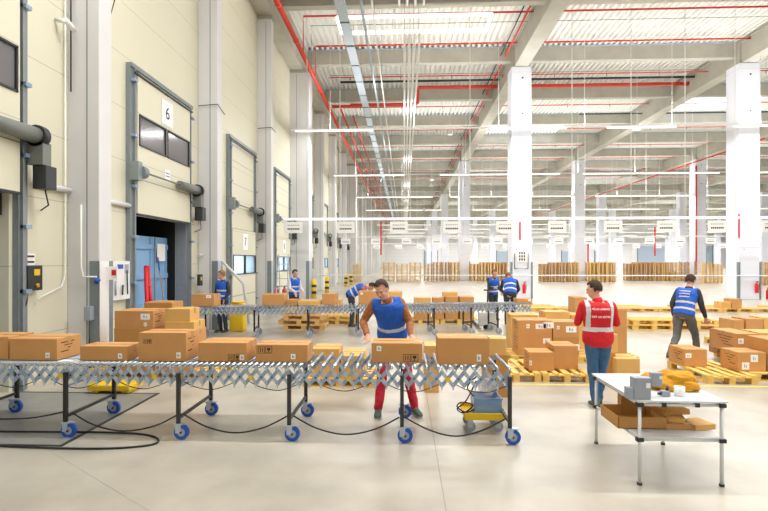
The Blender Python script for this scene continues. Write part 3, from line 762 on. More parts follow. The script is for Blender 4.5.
# ------------------------------------------------------------------ boxes on the front conveyor
TOPZ = CH+.001
FB = CY+.17
S = .045
carton(-40, 8.2, 337, FB, .40, TOPZ, 'cardboard box cut off by the left edge, first on the front conveyor')
carton(9.5, 57, 339, FB-.02, .42, TOPZ, 'long cardboard box with printed right side, second on the front conveyor', 'card', lab=[(.76,.12,.05,.06)], side=1)
carton(80, 127.5, 346.5, FB, .32, TOPZ, 'low flat cardboard box, third on the front conveyor', 'card', lab=[(.8,.15,.05,.06)])
carton(138.5, 186, 333, FB, .34, TOPZ, 'tall cardboard box with printed marks, fourth on the front conveyor', 'card', lab=[(.8,.1,.05,.07)], marks=[(.1,.62,.05)], side=1)
carton(198, 246.6, 343, FB, .40, TOPZ, 'cardboard box with small symbols at lower right, fifth on the front conveyor', 'card', lab=[(.86,.1,.05,.06)], marks=[(.62,.06,.07)])
carton(255.5, 307.5, 345, FB, .33, TOPZ, 'cardboard box with fragile symbols at upper left, sixth on the front conveyor', 'card', lab=[(.68,.18,.055,.06)], marks=[(.05,.5,.08)])
carton(371.5, 422.5, 343.5, FB+.02, .36, TOPZ, 'cardboard box under the hands of the worker at the front conveyor', 'card', lab=[(.1,.6,.055,.06)], marks=[(.62,.06,.085)])
carton(438, 489, 338.5, FB-.04, .38, TOPZ, 'tallest cardboard box at the right end of the front conveyor', 'card', lab=[(.76,.12,.05,.08)])
pallet(PX(340, 7.9)+.05, 7.95, 0, 0, 'wooden pallet behind the front conveyor, under two pale boxes left of the worker')
carton(312, 339, 349, 7.6, .5, .145, 'small pale cardboard box behind the front conveyor, beside the box with symbols', 'card2', marks=[(.1,.6,.07)], side=1)
carton(341, 363, 356, 7.55, .75, .145, 'lower cardboard box with bright top behind the front conveyor, left of the worker', 'card2')
carton(424.5, 439, 346, 7.3, .45, .0, 'narrow cardboard box seen between the two right boxes of the front conveyor', 'card2', marks=[(.15,.66,.07)])
carton(490, 506, 354, FB+1.6, .35, .62, 'cardboard box behind the right end of the front conveyor', 'card2', h=.24)
carton(486, 508, 366, FB+1.6, .4, .0, 'lower cardboard box on the floor behind the right end of the front conveyor', 'card3', h=.62)

# stack behind the front conveyor on the left
SY = 7.9
pallet(PX(133, SY+.45), SY+.5, 0, 0, 'wooden pallet under the box stack behind the front conveyor')
pallet(PX(183, SY+.45)+.15, SY+.5, 0, 0, 'second wooden pallet under the box stack behind the front conveyor, nearer the open dock')
zb = .145
_, z1, _ = carton(114, 152, 328.5, SY, .55, zb, 'large lower cardboard box in the left stack behind the conveyor', 'card3')
carton(114.5, 153, 311, SY+.02, .5, z1, 'large upper cardboard box with white label in the left stack behind the conveyor', 'card', lab=[(.68,.5,.16,.1),(.76,.12,.05,.06)], side=1)
_, z2, _ = carton(164, 194, 331, SY, .5, zb, 'lower cardboard box right of the left stack, topped by two others', 'card')
_, z3, _ = carton(165, 194, 322, SY+.05, .45, z2, 'middle slim cardboard box in the stack facing dock door 6', 'card2')
carton(165, 190, 309, SY+.08, .38, z3, 'top cardboard box of the stack facing dock door 6', 'card2')
carton(144, 172, 302.5, SY+.75, .45, .145, 'brown tall narrow cardboard box behind the left stack', 'card3')

# ------------------------------------------------------------------ boxes on the rear conveyor
def bc(u0, u1, vt, label, m='card', dep=.45, off=.1, **k):
    Y = backY((u0+u1)/2)+off
    return carton(u0, u1, vt, Y, dep, .831, label, m, rot=0, **k)
bc(191.5, 214, 294.5, 'cardboard box in front of the man beside the second pillar', 'card', off=.15, lab=[(.65,.7,.13,.08)])
bc(262, 284, 294.5, 'cardboard box on the rear conveyor below the fire extinguishers', 'card', off=.15)
bc(287, 297, 300, 'small dark cardboard box on the rear conveyor, below the man by the ladder', 'card3', off=.15)
bc(298, 320, 301, 'low flat cardboard box on the rear conveyor, in front of empty pallets', 'card2', off=.12)
bc(322, 336, 294, 'cardboard box on the rear conveyor left of the bending worker', 'card', off=.2)
bc(358.5, 378, 291.5, 'tall cardboard box on the rear conveyor in front of the bending worker', 'card', off=.12, lab=[(.1,.75,.06,.06)])
bc(382, 402, 292, 'cardboard box on the rear conveyor behind the blurred worker', 'card2', off=.15)
bc(517, 532, 299, 'low cardboard box at the right end of the rear conveyor', 'card', off=.15, lab=[(.75,.4,.07,.06)])
# stacked pallets of boxes behind the rear conveyor
RY = 15.3
k = 0
for (u0, u1, vt, m_) in ((414,431,298,'card2'),(433,444,298,'card'),(445.5,458,297,'card'),(460,474,297,'card')):
    lw = ['leftmost', 'second', 'third', 'rightmost'][k]
    _, zz, _ = carton(u0, u1, 312, RY, .6, .145, 'lower cardboard box, %s in the row behind the rear conveyor' % lw, 'card3', h=.42)
    carton(u0, u1, vt, RY, .6, zz, 'upper cardboard box, %s in the row behind the rear conveyor' % lw, m_); k += 1
carton(443, 457.5, 292.5, RY+.1, .4, .145+.42+.001+(PZ(297.3, 1.5, RY)-.566), 'flat cardboard box lying on top of the row behind the rear conveyor', 'card2', h=.15)
pallet(PX(423, RY+.4)-.1, RY+.42, 0, 0, 'wooden pallet under the left boxes behind the rear conveyor')
pallet(PX(460, RY+.4)-.06, RY+.42, 0, 0, 'wooden pallet under the right boxes behind the rear conveyor')
# empty pallets seen under / over the rear conveyor
for i in range(4): spallet(PX(305, 14.0)-.15*(i % 2), 14.2, i*.145, .02*i, 'wooden pallet in the low stack under the rear conveyor by the ladder', 'low stack of pallets near the ladder', 1)
for i in range(3): spallet(PX(322, 16.6)-.1, 16.4, .0+.145*i, .0, 'wooden pallet in the second low stack near the ladder', 'second low stack of pallets near the ladder', 0)
for i in range(2): spallet(PX(338, 15.6)+.05, 15.4, i*.145, .08*i, 'wooden pallet lying crosswise near the bending worker', 'crossed pallets near the bending worker', 0)
pallet(PX(303, 17), 17.4, .0, .1, 'single wooden pallet behind the low stacks near the ladder')
carton(328, 341, 300, 17.3, .6, .0, 'cardboard box on the floor beyond the rear conveyor near the pale wall', 'card2')

# ------------------------------------------------------------------ right hand cluster
pallet(PX(517, 8.0), 8.62, 0, 0, 'front wooden pallet nearest the end of the front conveyor', across=True)
pallet(PX(517, 8.0)+.83, 8.62, 0, 0, 'front wooden pallet between the conveyor end and the man in the red vest', across=True)
b0, zz, _ = carton(554, 578, 346, 8.35, .5, .145, 'larger cardboard box on the front pallet, beside the red-vest man', 'card', side=-1)
carton(529.5, 554, 352.5, 8.2, .42, .145, 'smaller cardboard box on the front pallet left of the red-vest man', 'card', lab=[(-.0,.3,.04,.08)], side=-1)
pallet(PX(537, 9.9), 9.90, 0, 0, 'wooden pallet under the boxes behind the front pallet')
pallet(PX(537, 9.9)+1.25, 9.90, 0, 0, 'wooden pallet hidden behind the red-vest man')
_, z1, _ = carton(518, 552, 333.5, 9.52, .5, .145, 'lower cardboard box of the two-high stack left of the red-vest man', 'card', lab=[(.74,.55,.14,.1)], side=-1)
carton(518, 552, 320.5, 9.52, .5, z1, 'upper cardboard box with white stickers in the stack left of the red-vest man', 'card', lab=[(.52,.35,.2,.1),(.75,.4,.2,.12),(.25,.4,.06,.08)], side=-1)
_, z1, _ = carton(553, 579, 337, 9.52, .5, .145, 'lower cardboard box directly behind the front pallet boxes', 'card3', lab=[(.72,.3,.15,.12)])
carton(553, 579, 322, 9.52, .5, z1, 'upper cardboard box with stickers just left of the red-vest man', 'card', lab=[(.5,.3,.2,.12),(.15,.5,.05,.07)])
carton(511, 538, 315, 10.45, .5, .0, 'tall cardboard box at the back left of the box cluster', 'card2', h=None)
carton(545, 570, 312, 11.0, .5, .0, 'tall cardboard box at the back middle of the box cluster', 'card2')
carton(571, 585, 315, 11.0, .5, .0, 'narrow cardboard box at the back of the cluster behind the vest', 'card2')
_, z1, _ = carton(610, 627, 325.5, 9.52, .5, .145, 'lower cardboard box of the tall stack right of the red-vest man', 'card')
carton(610, 627, 309, 9.52, .5, z1, 'upper cardboard box of the tall stack right of the red-vest man', 'card')
None if True else pallet(4.42, 9.7, 0, 0, 'wooden pallet under the tall stack right of the red-vest man', across=True)
_, z1, _ = carton(600, 615.5, 353, 8.1, .4, 0, 'cardboard box standing on the floor right of the red-vest man', 'card3')
carton(600, 618, 334.5, 8.15, .4, z1, 'cardboard box on top, just right of the red-vest man', 'card2')
carton(616.5, 640, 359, 7.95, .45, 0.0, 'low cardboard box on the floor at the right end of the cluster', 'card2')
carton(574.5, 587, 297.5, 15.5, .6, .0, 'far cardboard box left of the red-vest man at shoulder height', 'card')
# right pallet
pallet(PX(730, 8.1)-.02, 8.6, 0, 0, 'empty slatted wooden pallet in front of the walking man', across=True)
carton(684.5, 707, 349.5, 8.65, .5, .145, 'cardboard box on the near end of the pallet by the walking man', 'card', lab=[(.05,.5,.1,.08)], side=-1)
pallet(PX(730, 8.1)-.02+1.05, 8.6, 0, 0, 'wooden pallet under the boxes at the right edge')
pallet(PX(745, 9.9)+.3, 10.0, 0, 0, 'wooden pallet behind the boxes at the right edge')
_, z1, _ = carton(738, 766, 352.5, 8.3, .45, .145, 'lower front cardboard box with two labels at the right edge', 'card', lab=[(.14,.1,.12,.12),(.45,.5,.12,.12)], side=-1)
_, z2, _ = carton(768, 800, 340, 8.3, .5, .145, 'cardboard box cut off by the right edge, on the front row', 'card3')
_, z1, _ = carton(725, 748, 349, 9.62, .5, .145, 'lower cardboard box of the rear row at the right edge', 'card3', lab=[(.1,.2,.16,.14),(.4,.2,.16,.14)], side=-1)
carton(737, 759, 334, 9.1, .8, z1, 'big upper cardboard box at the right, white label on its front', 'card', lab=[(.05,.5,.1,.1)], side=-1)
carton(759.5, 790, 333, 9.3, .5, z1, 'second upper cardboard box at the right edge', 'card2')
for (u0, u1, vt, Y, lb, m_) in ((733,744,320,11.4,'small far cardboard box left in the third row at the right', 'card'),(746,763,319,11.4,'far cardboard box with label in the third row at the right', 'card'),(764,790,318,11.5,'far cardboard box cut by the right edge in the third row', 'card2')):
    carton(u0, u1, vt, Y, .5, .145, lb, m_)
pallet(PX(742, 11.7), 11.75, 0, 0, 'wooden pallet under the third row boxes at the right')
pallet(PX(742, 11.7)+1.25, 11.75, 0, 0, 'wooden pallet under the third row boxes cut by the right edge')
# rows of pallets lying on the floor further back
x = PX(547, 19.2)
for i in range(11):
    spallet(x+i*1.23, 19.6, 0, random.uniform(-.02,.02), 'single wooden pallet lying flat in the far floor row, %s' % nth(i), 'far row of pallets lying flat', i % 2)
    if i % 3 != 1: spallet(x+i*1.23, 20.5, 0, random.uniform(-.03,.03), 'single wooden pallet behind the far floor row, %s' % nth(i), 'second far row of pallets lying flat', 0)
x = PX(632, 14.3)+.6
for i in range(4): spallet(x+i*1.23, 14.6, 0, random.uniform(-.03,.03), 'single wooden pallet in the floor row behind the walking man, %s' % nth(i), 'middle row of pallets lying flat', i % 2)
for i in range(2): spallet(x+i*1.23, 14.62, .145, .06, 'wooden pallet stacked on the floor row left of the walking man, %s' % nth(i), 'upper pallets left of the walking man', 0)
xa = PX(733, 19.4)
carton(722, 731, 302, 19.3, .5, .145, 'far small cardboard box on a flat pallet, left of a pair', 'card2'); carton(732, 742, 299, 19.3, .5, .145, 'far small cardboard box on a flat pallet, right of a pair', 'card')

# far tall pallet stacks
STK = [(382,422,48.2,'left of the centre aisle'),(424,460,48.2,'centre left'),(471,508,48.2,'behind the two bending workers'),(541,580,47.0,'right of the centre column'),(590,616,47.0,'left of the red-vest man'),(628,690,49.5,'behind the walking man'),(702,724,44.5,'left of the big right column'),(757,790,41,'right of the big right column'),(352,362,46,'by the left pillars')]
cnt = 0; rest = MB()
for si, (u0, u1, Y, where) in enumerate(STK):
    x0, x1 = PX(u0, Y), PX(u1, Y); wd_ = 1.25 if si in (0, 8) else .86; ncol = max(1, int(round((x1-x0)/wd_))); st = (x1-x0)/ncol
    for c in range(ncol):
        nl = 13+random.choice((0, 0, 0, -1)); mi = 1+((c//3+si) % 2)
        face_ = (c*7+si) % 5 < 3
        for l_ in range(nl):
            xx = x0+st*(c+.5)+random.uniform(-.015,.015); z_ = l_*.1445
            if cnt < 300:
                spallet(xx, Y+.6, z_, 0 if si in (0, 8) else PI/2, 'wooden pallet in the tall empty stacks %s' % where, 'tall pallet stacks %s' % where, mi); cnt += 1
            else:
                m_ = M['wood2'] if mi == 1 else M['wood3']
                rest.box(xx-.4, xx+.4, Y, Y+1.2, z_+.122, z_+.144, m_); rest.box(xx-.4, xx+.4, Y, Y+.14, z_+.1, z_+.122, m_)
                for q in (-.345, 0, .345): rest.box(xx+q-.05, xx+q+.05, Y, Y+1.2, z_, z_+.022, m_); rest.box(xx+q-.05, xx+q+.05, Y, Y+.14, z_+.022, z_+.1, m_)
if rest.v: tag(rest.build('pallet_stack'), 'remaining tall stacks of empty wooden pallets along the far right', 'pallet', None, 'stuff')

# ------------------------------------------------------------------ yellow floor line, floor plate, crack
b = MB(); yl = 7.86; b.box(PX(511, yl), 14, yl-.035, yl+.035, .001, .004, M['yline']); struct(b.build('trim_160'))
b = MB(); b.box(2.0, 30, 13.7, 13.78, .001, .004, M['yline']); struct(b.build('trim_161'))
b = MB(); b.box(WX+.12, -3.72, 5.05, 7.05, .001, .008, M['plate']); b.box(WX+.12, -3.68, 7.05, 7.09, .001, .01, M['dsteel']); b.box(-3.72, -3.68, 5.05, 7.05, .001, .01, M['dsteel']); b.box(WX+.12, -3.68, 5.02, 5.05, .001, .01, M['dsteel'])
struct(b.build('trim_162'))
b = MB(); b.bar(GXY(50,451), GXY(152,512), .008, .002, M['conc']); struct(b.build('trim_163'))
# cables under the front conveyor
def sag(label, pts, r=.009):
    P = [Vector(p) for p in pts]; out = []
    for i in range(len(P)-1):
        p0 = P[max(i-1,0)]; p1 = P[i]; p2 = P[i+1]; p3 = P[min(i+2,len(P)-1)]
        for q in range(6):
            t = q/6; out.append(.5*((2*p1)+(p2-p0)*t+(2*p0-5*p1+4*p2-p3)*t*t+(3*p1-p0-3*p2+p3)*t**3))
    out.append(P[-1]); b = MB(); b.tube(out, r, M['black'], 6); return tag(b.build('power_cable'), label, 'cable')
lx = [cx0+q for q in legx]
lx = lx[1:]
names = ['first and second', 'second and third', 'third and fourth', 'fourth and fifth']
for i in range(4):
    a, c = lx[i], lx[i+1]; yq = CY+.03
    sag('black power cable sagging between the %s near legs of the front conveyor' % names[i], [(a+.03,yq,.26),(a+.3,yq-.02,.13),((a+c)/2,yq-.03,.07+.0*i),(c-.3,yq-.02,.13),(c-.03,yq,.26)])
sag('black cable looped on the steel floor plate at the left', [(-5.4,5.15,.018),(-4.6,5.0,.018),(-3.8,4.95,.014),(-3.1,4.97,.012),(-2.72,5.1,.012),(-2.8,5.3,.012),(-3.2,5.42,.012),(-4.2,5.4,.02),(-5.4,5.36,.02)], .011)
sag('black cable sagging beneath the left end of the front conveyor', [(-5.3,CY+.03,.3),(-4.9,CY,.2),(-4.3,CY,.2),(lx[0]-.03,CY+.03,.28)])
for i in range(8):
    x = -4.9+i*.78; 
    sag('thin black cable loop hanging under the front conveyor rollers, %s' % nth(i), [(x,CY+.12,.62),(x+.15,CY+.12,.55),(x+.35,CY+.12,.52),(x+.55,CY+.12,.58),(x+.65,CY+.12,.63)], .005)

# ------------------------------------------------------------------ blue crate on yellow dolly at the right end
DX = .73
dl = thing('yellow_dolly', 'yellow wheeled tray under the right end of the front conveyor', 'dolly', (DX+.25, 5.78, 0))
b = MB(); b.bevbox(-.28, .18, -.18, .22, .16, .2, M['yellow'], .012); b.bevbox(-.28, .18, -.2, -.18, .16, .24, M['yellow'], .006); b.box(-.28, .18, .2, .22, .16, .24, M['yellow']); b.build('tray', dl)
for sx in (-.2, .12):
    for sy in (-.1, .15):
        b = MB(); b.tube([(sx,sy-.018,.06),(sx,sy+.018,.06)], .06, M['scan'], 16); b.box(sx-.03, sx+.03, sy-.026, sy+.026, .12, .16, M['alu2']); b.box(sx-.03, sx+.03, sy-.03, sy-.022, .05, .14, M['alu2']); b.build('caster', dl)
cr = thing('plastic_crate', 'clear pale blue plastic crate standing in the yellow tray', 'crate', (DX+.25, 5.8, .2))
b = MB()
for q in ((-.16,.16,-.15,-.14),(-.16,.16,.14,.15),(-.16,-.15,-.15,.15),(.15,.16,-.15,.15)): b.box(q[0], q[1], q[2], q[3], 0, .2, M['crate'])
b.box(-.16, .16, -.15, .15, 0, .01, M['crate']); b.box(-.17, .17, -.16, -.15, .18, .2, M['crate']); b.build('body', cr)
b = MB(); b.tube([(-.06,0,.08),(-.03,0,.12),(.0,0,.08),(-.03,0,.04),(-.06,0,.08)], .018, M['blue'], 8); b.box(.0, .09, -.03, .03, .05, .13, M['blue'])
o = b.build('tape_dispenser', None, (DX+.25, 5.76, .215)); tag(o, 'bright blue tape dispenser lying in the clear crate', 'tape dispenser')
b = MB(); bmf = bmesh.new(); bmesh.ops.create_icosphere(bmf, subdivisions=3, radius=1)
for v in bmf.verts: v.co *= 1+.25*noise.noise(v.co*2.3)
b.addbm(bmf, M['film'], True, Matrix.Translation((DX+.27, 5.78, .5)) @ Matrix.Diagonal((.11,.09,.10,1)))
tag(b.build('plastic_bag'), 'crumpled clear plastic bag above the blue crate', 'bag')
sag('bunch of black cable looped beside the blue crate', [(DX+.1,5.56,.62),(DX-.02,5.53,.4),(DX-.1,5.72,.25),(DX-.02,5.7,.21),(DX+.08,5.7,.3),(DX-.05,5.71,.33),(DX-.1,5.72,.27),(DX+.02,5.7,.215),(DX+.15,5.72,.32),(DX+.02,5.72,.5),(DX+.14,5.74,.64)], .008)
b = MB(); b.bevbox(-4.75, -4.1, 7.0, 7.4, .05, .14, M['yellow'], .02); b.box(-4.7, -4.6, 7.05, 7.35, .009, .05, M['yellow']); b.box(-4.25, -4.15, 7.05, 7.35, .009, .05, M['yellow'])
tag(b.build('yellow_step'), 'low yellow plastic step on the floor behind the front conveyor', 'step')

# ------------------------------------------------------------------ table on the right
TX0, TX1, TY0, TY1, TH_ = 2.09, 2.835, 4.37, 5.37, .762
tb = thing('packing_table', 'white topped tubular packing table at the lower right', 'table', ((TX0+TX1)/2, (TY0+TY1)/2, 0))
hw, hd = (TX1-TX0)/2, (TY1-TY0)/2
b = MB(); b.bevbox(-hw-.02, hw+.02, -hd-.02, hd+.02, TH_-.018, TH_, M['tablewhite'], .004); b.build('tabletop', tb)
for sx in (-1, 1):
    for sy in (-1, 1):
        b = MB(); b.tube([(sx*(hw-.015), sy*(hd-.015), .02), (sx*(hw-.015), sy*(hd-.015), TH_-.02)], .015, M['tablewhite'], 12); b.tube([(sx*(hw-.015), sy*(hd-.015), 0), (sx*(hw-.015), sy*(hd-.015), .02)], .022, M['dsteel'], 12)
        lg = b.build('leg', tb)
        b = MB()
        for zz in (TH_-.045, .405): b.bevbox(sx*(hw-.015)-.03, sx*(hw-.015)+.03, sy*(hd-.015)-.025, sy*(hd-.015)+.025, zz-.018, zz+.018, M['dsteel'], .006)
        b.build('joint_clamp', lg)
for zz in (TH_-.045, .405):
    b = MB()
    for sy in (-1, 1): b.tube([(-hw+.02, sy*(hd-.015), zz), (hw-.02, sy*(hd-.015), zz)], .014, M['tablewhite'], 10)
    for sx in (-1, 1): b.tube([(sx*(hw-.015), -hd+.02, zz), (sx*(hw-.015), hd-.02, zz)], .014, M['tablewhite'], 10)
    b.build('frame_rail', tb)
b = MB(); b.box(-hw+.0, hw, -hd, hd*.5, .42, .432, M['tablewhite']); b.build('lower_shelf', tb)
b = MB()
for x in (-.15, .14): b.bevbox(x-.02, x+.02, -hd-.005, -hd+.04, TH_-.062, TH_-.02, M['dsteel'], .004)
b.build('clip', tb)
# things on the table: jacket, tape dispensers, roll
def TP(u, v, z):
    t = (u-CXP)/F; d = (CAMZ-z)*F/(v-HZ); c_ = t*d
    return Vector((c_*cT-d*sT, d*cT+c_*sT, z))
jk = MB(); bmf = bmesh.new(); bmesh.ops.create_icosphere(bmf, subdivisions=5, radius=1)
for v in bmf.verts:
    q = v.co.copy(); n_ = noise.noise(q*1.7)*.28+noise.noise(q*4.5+Vector((3,1,2)))*.12+noise.noise(q*9)*.05
    v.co = q*(1+n_)
    if v.co.z < -.35: v.co.z = -.35
c0 = TP(672, 387, TH_)
jk.addbm(bmf, M['mustard'], True, Matrix.Translation((c0.x-.03, c0.y-.02, TH_+.046)) @ Matrix.Rotation(-.12, 4, 'Z') @ Matrix.Diagonal((.275,.17,.12,1)))
jo = jk.build('work_jacket'); tag(jo, 'mustard yellow work jacket bundled on the white packing table', 'jacket')
b = MB(); bmf = bmesh.new(); bmesh.ops.create_icosphere(bmf, subdivisions=4, radius=1)
for v in bmf.verts:
    q = v.co.copy(); v.co = q*(1+.3*noise.noise(q*2.5)); v.co.z = max(v.co.z, -.4)
b.addbm(bmf, M['grey'], True, Matrix.Translation((c0.x-.16, c0.y+.03, TH_+.032)) @ Matrix.Diagonal((.17,.11,.07,1))); o = b.build('grey_lining', jo); 
def dispenser(p, label, s_=1.0, rz=0):
    r = thing('tape_dispenser', label, 'tape dispenser', p, rz)
    b = MB(); b.bevbox(-.05*s_, .05*s_, -.03*s_, .03*s_, 0, .13*s_, M['scan'], .008); b.build('housing', r)
    b = MB(); b.bevbox(-.085*s_, -.05*s_, -.025*s_, .025*s_, 0, .07*s_, M['scan'], .006); b.build('handle', r)
    b = MB(); b.box(.02*s_, .045*s_, -.031*s_, -.0302*s_, .07*s_, .1*s_, M['paper']); b.build('label_plate', r)
    return r
p = TP(643, 400, TH_); dispenser((p.x, p.y+.05, TH_), 'larger grey tape dispenser at the near left corner of the packing table', 1.5)
p = TP(664, 389, .87); dispenser((p.x-.0, p.y+.14, .862), 'smaller grey tape dispenser standing on the yellow jacket', .95)
p = TP(682, 397, TH_)
b = MB(); b.tube([(p.x-.0,p.y+.04,TH_+.002),(p.x-.0,p.y+.04,TH_+.085)], .045, M['paper'], 24); b.tube([(p.x-.0,p.y+.04,TH_+.085),(p.x-.0,p.y+.04,TH_+.087)], .028, M['card2'], 16)
tag(b.build('tape_roll'), 'thick pale roll of tape at the front of the packing table', 'tape roll')
b = MB(); b.bevbox(p.x-.17, p.x-.1, p.y+.0, p.y+.06, TH_+.001, TH_+.05, M['scan'], .006); b.tube([(p.x-.2,p.y+.03,TH_+.02),(p.x-.12,p.y+.03,TH_+.025)], .012, M['dsteel'], 8); b.tube([(p.x-.12,p.y+.03,TH_+.05),(p.x-.1,p.y+.05,TH_+.08)], .012, M['dsteel'], 8)
tag(b.build('label_gun'), 'small grey labelling gun beside the tape roll on the table', 'tool')
# lower shelf: open box, flat cartons
SZ = .433
pf = TP(643, 429, SZ)
ob = thing('open_cardboard_box', 'open empty cardboard box on the lower shelf of the packing table', 'cardboard box', (pf.x, pf.y+.2, SZ+.001))
b = MB(); w2, d2, h2 = .225, .2, .11
b.box(-w2, w2, -d2, d2, 0, .006, M['card3']); b.box(-w2, w2, -d2, -d2+.006, 0, h2, M['card3']); b.box(-w2, w2, d2-.006, d2, 0, h2, M['card3']); b.box(-w2, -w2+.006, -d2, d2, 0, h2, M['card3']); b.box(w2-.006, w2, -d2, d2, 0, h2, M['card3']); b.build('body', ob)
b = MB(); b.box(0, .07, -d2, d2, 0, .005, M['card2'], Matrix.Translation((w2-.003,0,h2)) @ Matrix.Rotation(-.9, 4, 'Y')); b.build('side_flap', ob)
for i, (u, v, dz, w_, d_, rz, lb) in enumerate(((680,430,0,.24,.2,.0,'small flat closed carton at the bottom of the pile on the lower shelf'),(676,430,.055,.25,.2,-.3,'tilted small carton in the middle of the pile on the lower shelf'),(681,430,.11,.26,.18,.12,'small carton on top of the pile on the lower shelf'),(704,431,0,.22,.2,.25,'flat carton at the right of the lower shelf'),)):
    q = TP(u, v, SZ); r = thing('small_carton', lb, 'cardboard box', (q.x, q.y+.11+(dz*.6), SZ+.001+dz), rz)
    b = MB(); b.bevbox(-w_/2, w_/2, -d_/2, d_/2, 0, .048, M['card2'] if i % 2 else M['card'], .004); b.build('body', r)
    b = MB(); b.box(-w_/2, w_/2, -d_/2, d_/2, .0485, .051, M['card2']); b.build('lid', r)
b = MB(); b.bevbox(2.2, 2.35, 4.96, 5.05, SZ+.001, SZ+.28, M['card3'], .004); tag(b.build('upright_carton'), 'narrow upright carton at the back of the lower table shelf', 'cardboard box')
b = MB(); b.bevbox(2.55, 2.75, 4.88, 5.0, SZ+.001, .64, M['paper'], .004); b.box(2.57, 2.65, 4.876, 4.88, .55, .62, M['blue']); b.box(2.66, 2.73, 4.876, 4.88, .55, .62, M['bred']); tag(b.build('label_box'), 'white box with blue and red panels under the tabletop', 'box')

# ------------------------------------------------------------------ ladder, bin, bollards, pallet jack
ldr = thing('step_ladder', 'white aluminium step ladder standing near the far dock doors', 'ladder', (PX(281, 17.5), 17.5, 0))
for s_ in (-1, 1):
    b = MB(); b.bar((s_*.24,0,0), (s_*.18,.35,2.25), .05, .03, M['alu2']); b.build('side_rail', ldr)
    b = MB(); b.bar((s_*.24,.8,0), (s_*.18,.4,2.25), .04, .03, M['alu2']); b.build('rear_leg', ldr)
for q in range(8):
    z = .25+q*.27; b = MB(); b.box(-.22, .22, z*.155-.03, z*.155+.06, z, z+.025, M['alu2']); b.build('step', ldr)
b = MB(); b.bevbox(-4.95, -4.55, 13.4, 13.75, 0, .8, M['yellow'], .04); b.tube([(-4.75,13.575,.8),(-4.75,13.575,.84)], .2, M['yellow'], 16)
tag(b.build('waste_bin'), 'yellow waste bin behind the rear conveyor by the man at the wall', 'bin')
b = MB(); b.bevbox(PX(284, 19), PX(284, 19)+.3, 19.9, 20.2, 0, .9, M['yellow'], .03); tag(b.build('waste_bin'), 'small yellow bin at the foot of the step ladder', 'bin')
for i, (u, Y) in enumerate(((314,25.5),(327,30),(346,37),(351,40))):
    X = PX(u, Y); r = thing('bollard', ['yellow bollard with dark bands by the wide fourth pillar','yellow bollard with dark bands beyond the fourth pillar','third yellow bollard down the left wall','farthest yellow bollard down the left wall'][i], 'bollard', (X, Y, 0))
    b = MB(); b.tube([(0,0,0),(0,0,.95),(0,0,1.02)], [.13,.13,.07], M['yellow'], 14); b.build('post', r)
    b = MB()
    for z in (.25, .6): b.tube([(0,0,z),(0,0,z+.14)], .134, M['black'], 14)
    b.build('band', r)
pj = thing('pallet_jack', 'grey pallet jack standing behind the rear conveyor near the bending workers', 'pallet jack', (PX(487, 14.3), 14.4, 0))
for s_ in (-.18, .18):
    b = MB(); b.bevbox(s_-.07, s_+.07, 0, 1.0, .06, .12, M['scan'], .01); b.tube([(s_-.04,.9,.045),(s_+.04,.9,.045)], .045, M['black'], 10); b.build('fork', pj)
b = MB(); b.bevbox(-.25, .25, -.2, .0, .1, .5, M['white'], .02); b.build('pump_housing', pj)
b = MB(); b.tube([(0,-.12,.45),(0,-.25,1.15)], .02, M['dsteel'], 8); b.tube([(-.12,-.25,1.15),(.12,-.25,1.15)], .02, M['black'], 8); b.build('handle', pj)
b = MB(); b.tube([(-.1,-.12,.09),(.1,-.12,.09)], .09, M['black'], 14); b.build('steering_wheel', pj)

# ------------------------------------------------------------------ people
SCR = bpy.data.scenes.new('scratch')
def remeshed(mb, name, parent, vox, mats=None, classify=None, smooth=6, disp=0):
    o = mb.build('tmp'); mod = o.modifiers.new('r', 'REMESH'); mod.mode = 'VOXEL'; mod.voxel_size = vox; mod.use_smooth_shade = True
    sm = o.modifiers.new('s', 'SMOOTH'); sm.factor = .5; sm.iterations = smooth
    C.objects.unlink(o); SCR.collection.objects.link(o); SCR.view_layers[0].update(); dg = SCR.view_layers[0].depsgraph
    me = bpy.data.meshes.new_from_object(o.evaluated_get(dg)); me.name = name
    bpy.data.objects.remove(o)
    if disp:
        cs = [v.co+v.normal*disp*(noise.noise(v.co*9)+.5*noise.noise(v.co*22)) for v in me.vertices]
        for v, c_ in zip(me.vertices, cs): v.co = c_
    me.materials.clear()
    for m_ in (mats or [mb.ms[0]]): me.materials.append(m_)
    if classify:
        for p in me.polygons: p.material_index = classify(p.center, p.normal)
    for p in me.polygons: p.use_smooth = True
    n_ = bpy.data.objects.new(name, me); C.objects.link(n_); n_.parent = parent
    return n_
V = Vector
def lerp(a, b, t): return a+(b-a)*t
STAND = dict(pelvis=(0,0,.96), chest=(0,.0,1.28), neck=(0,.015,1.47), head=(0,-.015,1.635), face=(0,-1,0),
    shL=(.18,0,1.41), shR=(-.18,0,1.41), elL=(.24,.03,1.13), elR=(-.24,.03,1.13), wrL=(.25,-.06,.89), wrR=(-.25,-.06,.89),
    hdL=(0,-.2,-1), hdR=(0,-.2,-1), hpL=(.09,0,.92), hpR=(-.09,0,.92), knL=(.1,-.02,.5), knR=(-.1,-.02,.5), anL=(.11,.02,.09), anR=(-.11,.02,.09), toL=(.1,-1,0), toR=(-.1,-1,0))
